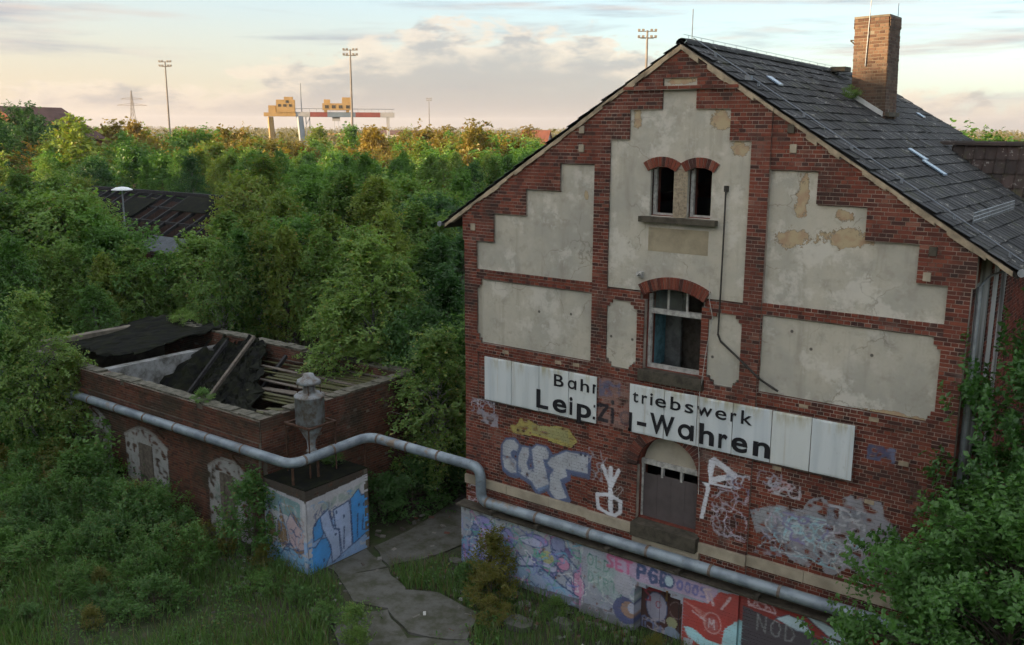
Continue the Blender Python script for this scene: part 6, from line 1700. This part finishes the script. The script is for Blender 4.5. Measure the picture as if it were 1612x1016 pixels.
for (x, y, h) in ((-9.6, 0.6, 1.5), (-9.4, 1.8, 1.8), (-9.9, 3.2, 2.4), (-9.5, 4.6, 2.2), (-9.7, 6.2, 2.8), (-9.3, 7.8, 2.5), (-7.2, 9.5, 2.6), (-8.4, 11.0, 3.0), (-6.9, 6.0, 1.4), (-6.6, 4.3, 0.8), (-9.9, -0.2, 1.3), (-8.0, 13.0, 3.2)):
    bush(x, y, h, 'bush', L_DARK, 'dark bush beside the slab path between ruin and gable', 'bushes along the slab path')
for (x, y, h, kind, mat, lab) in ((-4.35, -0.75, 1.75, 'tall', L_BUSHY, 'yellowing upright bush against the lavender painted plinth'), (-3.95, -1.25, 1.1, 'bush', L_BUSHY, 'low yellowish bush in front of the upright one by the plinth'), (-3.4, -1.95, 0.75, 'bush', L_BUSHY, 'small yellow bush near the flat concrete lump'), (-4.9, -0.9, 0.8, 'bush', L_BUSH, 'small green bush at the foot of the left plinth corner'), (-5.0, -4.75, 1.15, 'tall', L_BIRCH, 'bright green sapling on the slab path'), (-4.7, -4.95, 0.8, 'tall', L_BIRCH, 'shorter bright sapling right of the first one'),
        (-2.3, -0.85, 0.55, 'bush', L_BIRCH, 'bright low plant under the lavender plinth near its step'), (0.3, -0.75, 0.45, 'bush', L_BUSHY, 'low weeds before the cellar door'), (1.75, -0.75, 0.45, 'bush', L_BUSHY, 'yellow weeds under the red painted plinth'), (2.4, -0.7, 0.4, 'bush', L_BUSHY, 'low weeds under the dark painted plinth'), (-9.6, -3.6, 0.85, 'tall', L_BUSHY, 'yellowish weeds at the flame painted side of the outbuilding'), (-9.1, -3.5, 0.5, 'bush', L_BUSH, 'low green plant at the front corner of the outbuilding'),
        (-10.3, -3.35, 2.6, 'tall', L_BUSH, 'climbing plant on the ruin corner beside the outbuilding'), (-6.4, -4.4, 0.6, 'bush', L_BUSH, 'low bush left of the bright sapling'), (-7.6, -4.2, 0.6, 'bush', L_BUSH, 'low bush before the blue painted outbuilding'), (-8.6, -4.4, 0.7, 'bush', L_BUSH, 'low bush left before the blue painted outbuilding')):
    bush(x, y, h, kind, mat, lab)
for (x, y, z, h, mat, lab) in ((-9.5, -1.3, BZT, 0.5, L_BUSH, 'weeds growing on top of the graffiti outbuilding'), (-13.2, RY0+0.2, RZT, 0.45, L_BUSH, 'small weeds rooted on the front wall of the ruin'), (-16.0, -1.6, G, 1.9, L_DARK, 'dark bush growing inside the ruin before the felt'), (-19.0, -2.1, G, 2.9, L_BUSH, 'bush growing in the left room of the ruin'), (-22.5, 2.9, 2.4, 0.8, L_BIRCH, 'seedlings on the left felt roof of the ruin'), (-12.4, 2.95, 2.5, 0.9, L_PALE, 'seedlings on the back wall of the ruin')):
    plant('bush', P_BUSH[int(rng.integers(4))], (x, y, z), h/2.2, rng.uniform(0, 6), lab, 'bush', mat, None, 1.2)
for k in range(26):
    x = rng.uniform(-22, -9.5); y = -6.2-abs(rng.normal(0, 1.6))
    bush(x, y, rng.uniform(0.5, 1.15), 'tall' if k % 3 else 'bush', (L_BUSH, L_GREEN, L_BUSHY)[k % 3], '%s weed clump in the meadow before the thicket' % ('green', 'bright green', 'yellowish')[k % 3], 'weed clumps in the meadow', 1.3)
t = plant('roof_weed', P_BUSH[0], (1.45, 6.1, roofz(1.45, 6.1)-0.05), 0.18, 0, 'green tuft growing at the chimney foot', 'plant', L_BIRCH)
for x, y, sc3, wx, lab in ((7.25, -1.9, 0.90, 0.92, 'dense maple covering the lower right corner of the gable'), (7.75, 0.5, 1.24, 0.72, 'taller maple on the right edge hiding the side wall'), (6.9, -3.2, 0.5, 1.1, 'low spreading maple shoot in the bottom right corner')):
    plant('maple_tree', P_MAPLE, (x, y, G), sc3, x*3.1, lab, 'tree', None, None, wx)

# meadow grass, dry stalks and low weeds
def meadow(n, reg, lo, hi, wd, sd, keepout=True):
    g = np.random.default_rng(sd)
    X = g.uniform(reg[0], reg[2], n); Y = g.uniform(reg[1], reg[3], n)
    ok = np.ones(n, bool)
    for P in slabs:
        ca_, cb_ = np.mean([a for a, b in P]), np.mean([b for a, b in P]); P = [(ca_+(a-ca_)*1.14, cb_+(b-cb_)*1.14-0.08) for a, b in P]
        ins = np.zeros(n, bool)
        for (a, b), (c, d) in zip(P, P[1:]+P[:1]):
            if b != d: ins ^= ((b > Y) != (d > Y)) & (X < (c-a)*(Y-b)/(d-b)+a)
        ok &= ~ins
    ok &= ~((X > -5.9) & (Y > -0.42)); ok &= ~((X > -25) & (X < -8.3) & (Y > -3.2) & (Y < 3.6))
    pat = np.sin(X*0.9+1.3*np.sin(Y*0.7))+np.sin(Y*1.1+1.7*np.cos(X*0.5))
    ok &= g.random(n) < np.clip(0.55+0.32*pat, 0.08, 1)
    X, Y = X[ok], Y[ok]; n = len(X)
    h = g.uniform(lo, hi, n)*(0.75+0.35*np.sin(X*1.3)*np.cos(Y*1.7)); a = g.uniform(0, 6.283, n); ln = g.uniform(0.1, 0.55, n)*h
    b0 = np.stack([X, Y, np.full(n, G-0.01)], 1); s = np.stack([np.cos(a), np.sin(a), 0*a], 1)*wd/2
    b = g.uniform(0, 6.283, n); l = np.stack([np.cos(b), np.sin(b), 0*b], 1)*ln[:, None]
    tp2 = b0+l+np.stack([0*h, 0*h, h], 1); md = b0+l*0.35+np.stack([0*h, 0*h, h*0.6], 1)
    v = np.stack([b0-s, b0+s, md+s*0.8, md-s*0.8, tp2], 1).reshape(-1, 3)
    k = (np.arange(n)*5)[:, None]
    return v, k+np.array([0, 1, 2, 3]), k+np.array([3, 2, 4])
mb = MB(); mb.add(*meadow(210000, (-24, -13, 6, 0.0), 0.15, 0.55, 0.02, 1)); tag(mb.build('meadow_grass', L_GRASS), 'rough grass covering the yard in the lower left', 'grass', None, 'stuff')
mb = MB(); mb.add(*meadow(9000, (-24, -12, 4, -0.5), 0.35, 0.85, 0.014, 2)); tag(mb.build('dry_stalks', L_DRY), 'dry pale stalks standing in the yard grass', 'stalks', None, 'stuff')
g = np.random.default_rng(9); hb = MB()
for k in range(900):
    x, y = g.uniform(-24, 4), g.uniform(-12, -0.7)
    if y > -3.4 and -25 < x < -8.2: continue
    if math.sin(x*0.8)+math.sin(y*1.1+x*0.4) < -0.5 and x > -8: continue
    if any(math.hypot(x-np.mean([a for a, b in P]), y-np.mean([b for a, b in P])) < 1.15 for P in slabs): continue
    h = g.uniform(0.12, 0.5); m_ = int(g.integers(25, 60))
    P = g.normal(0, 1, (m_, 3))*np.array([0.16, 0.16, h*0.4])+np.array([x, y, G+h*0.5]); P[:, 2] = np.maximum(P[:, 2], G+0.02)
    v, q = leaves(g, P, np.tile([0, 0, 1.0], (m_, 1)), 0.065, 0.8); hb.add(v, q)
tag(hb.build('low_weeds', L_BUSH), 'low broad-leaved weeds between the grass', 'weeds', None, 'stuff')
# rubble, broken bricks and litter on the soil
g = np.random.default_rng(77); rb5 = MB()
for k in range(620):
    t_ = g.random()
    if t_ < 0.4: x, y = g.uniform(-5.8, 5.0), -0.45-abs(g.normal(0, 0.7))
    elif t_ < 0.75: x, y = g.uniform(-9, -2.5), g.uniform(-5, 3.5)
    else: x, y = g.uniform(-11, -8.2), -3.2-abs(g.normal(0, 0.6))
    if -10.3 < x < -8.3 and y > -3.15 and y < -0.8: continue
    if x > -5.95 and y > -0.42: continue
    a = g.uniform(0.02, 0.075); M_ = Matrix.Translation((x, y, G+a*0.3)) @ Matrix.Rotation(g.uniform(0, 6.28), 4, 'Z') @ Matrix.Rotation(g.normal(0, 0.4), 4, 'X')
    rb5.box((-a*1.4, -a*0.8, -a*0.5), (a*1.4*g.uniform(0.5, 1), a*0.8, a*0.5), M_)
def rubble_mat():
    mt, t, bs = material('rubble'); c = t.ramp(island_random(t), [(0.0, (0.13, 0.05, 0.035)), (0.35, (0.10, 0.095, 0.085)), (0.7, (0.2, 0.19, 0.17)), (0.93, (0.07, 0.06, 0.05)), (1.0, (0.5, 0.5, 0.48))])
    t.link(c, bs.inputs['Base Color']); return mt
tag(rb5.build('rubble', rubble_mat()), 'scattered brick rubble and litter along the walls and slabs', 'rubble', None, 'stuff')
# weeds inside the ruin
mb = MB(); g = np.random.default_rng(12)
for k in range(160):
    x, y = g.uniform(-18, -11.5), g.uniform(-2.3, -0.4); h = g.uniform(0.8, 2.6)
    mb.tube([(x, y, G), (x+g.normal(0, 0.1), y+g.normal(0, 0.1), G+h*0.6), (x+g.normal(0, 0.2), y+g.normal(0, 0.2), G+h)], [0.008, 0.006, 0.012], 4, False)
tag(mb.build('ruin_weeds', L_DRY), 'dry weed stalks growing inside the roofless ruin', 'weeds', None, 'stuff')

# ------------------------------------------------------------------ tell look-alikes apart by their order from the left
ORD = ['first', 'second', 'third', 'fourth', 'fifth', 'sixth', 'seventh', 'eighth', 'ninth', 'tenth', 'eleventh', 'twelfth', 'thirteenth', 'fourteenth', 'fifteenth', 'sixteenth', 'seventeenth', 'eighteenth', 'nineteenth', 'twentieth']
byl = {}
for o in COL.objects:
    if o.get('group') in ('belt of trees around the burnt hall', 'bushes before the ruin', 'bushes along the slab path', 'weed clumps in the meadow', 'trees on the right plain', 'clump of tall trees on the left edge'):
        byl.setdefault(o['label'], []).append(o)
for lab, obs in byl.items():
    if 1 < len(obs) <= len(ORD):
        obs.sort(key=lambda o: (Vector(o.location)-CAM).dot(RGT)/(Vector(o.location)-CAM).dot(FWD))
        for n_, o in zip(ORD, obs): o['label'] = '%s, %s from left' % (lab, n_)

# ------------------------------------------------------------------ evening haze
hzm = bpy.data.materials.new('evening_haze'); hzm.use_nodes = True
ht = NT(hzm.node_tree); ht.n.clear()
ho = ht.add('ShaderNodeOutputMaterial'); hv = ht.add('ShaderNodeVolumePrincipled')
hv.inputs['Color'].default_value = (0.86, 0.84, 0.86, 1); hv.inputs['Density'].default_value = 0.00013; hv.inputs['Anisotropy'].default_value = 0.3
ht.link(hv.outputs[0], ho.inputs['Volume'])
mb = MB(); mb.box((-4100, -4100, G-1.0), (4100, 4100, 62))
tag(mb.build('haze', hzm), 'thin evening haze over the plain', 'haze', None, 'stuff')
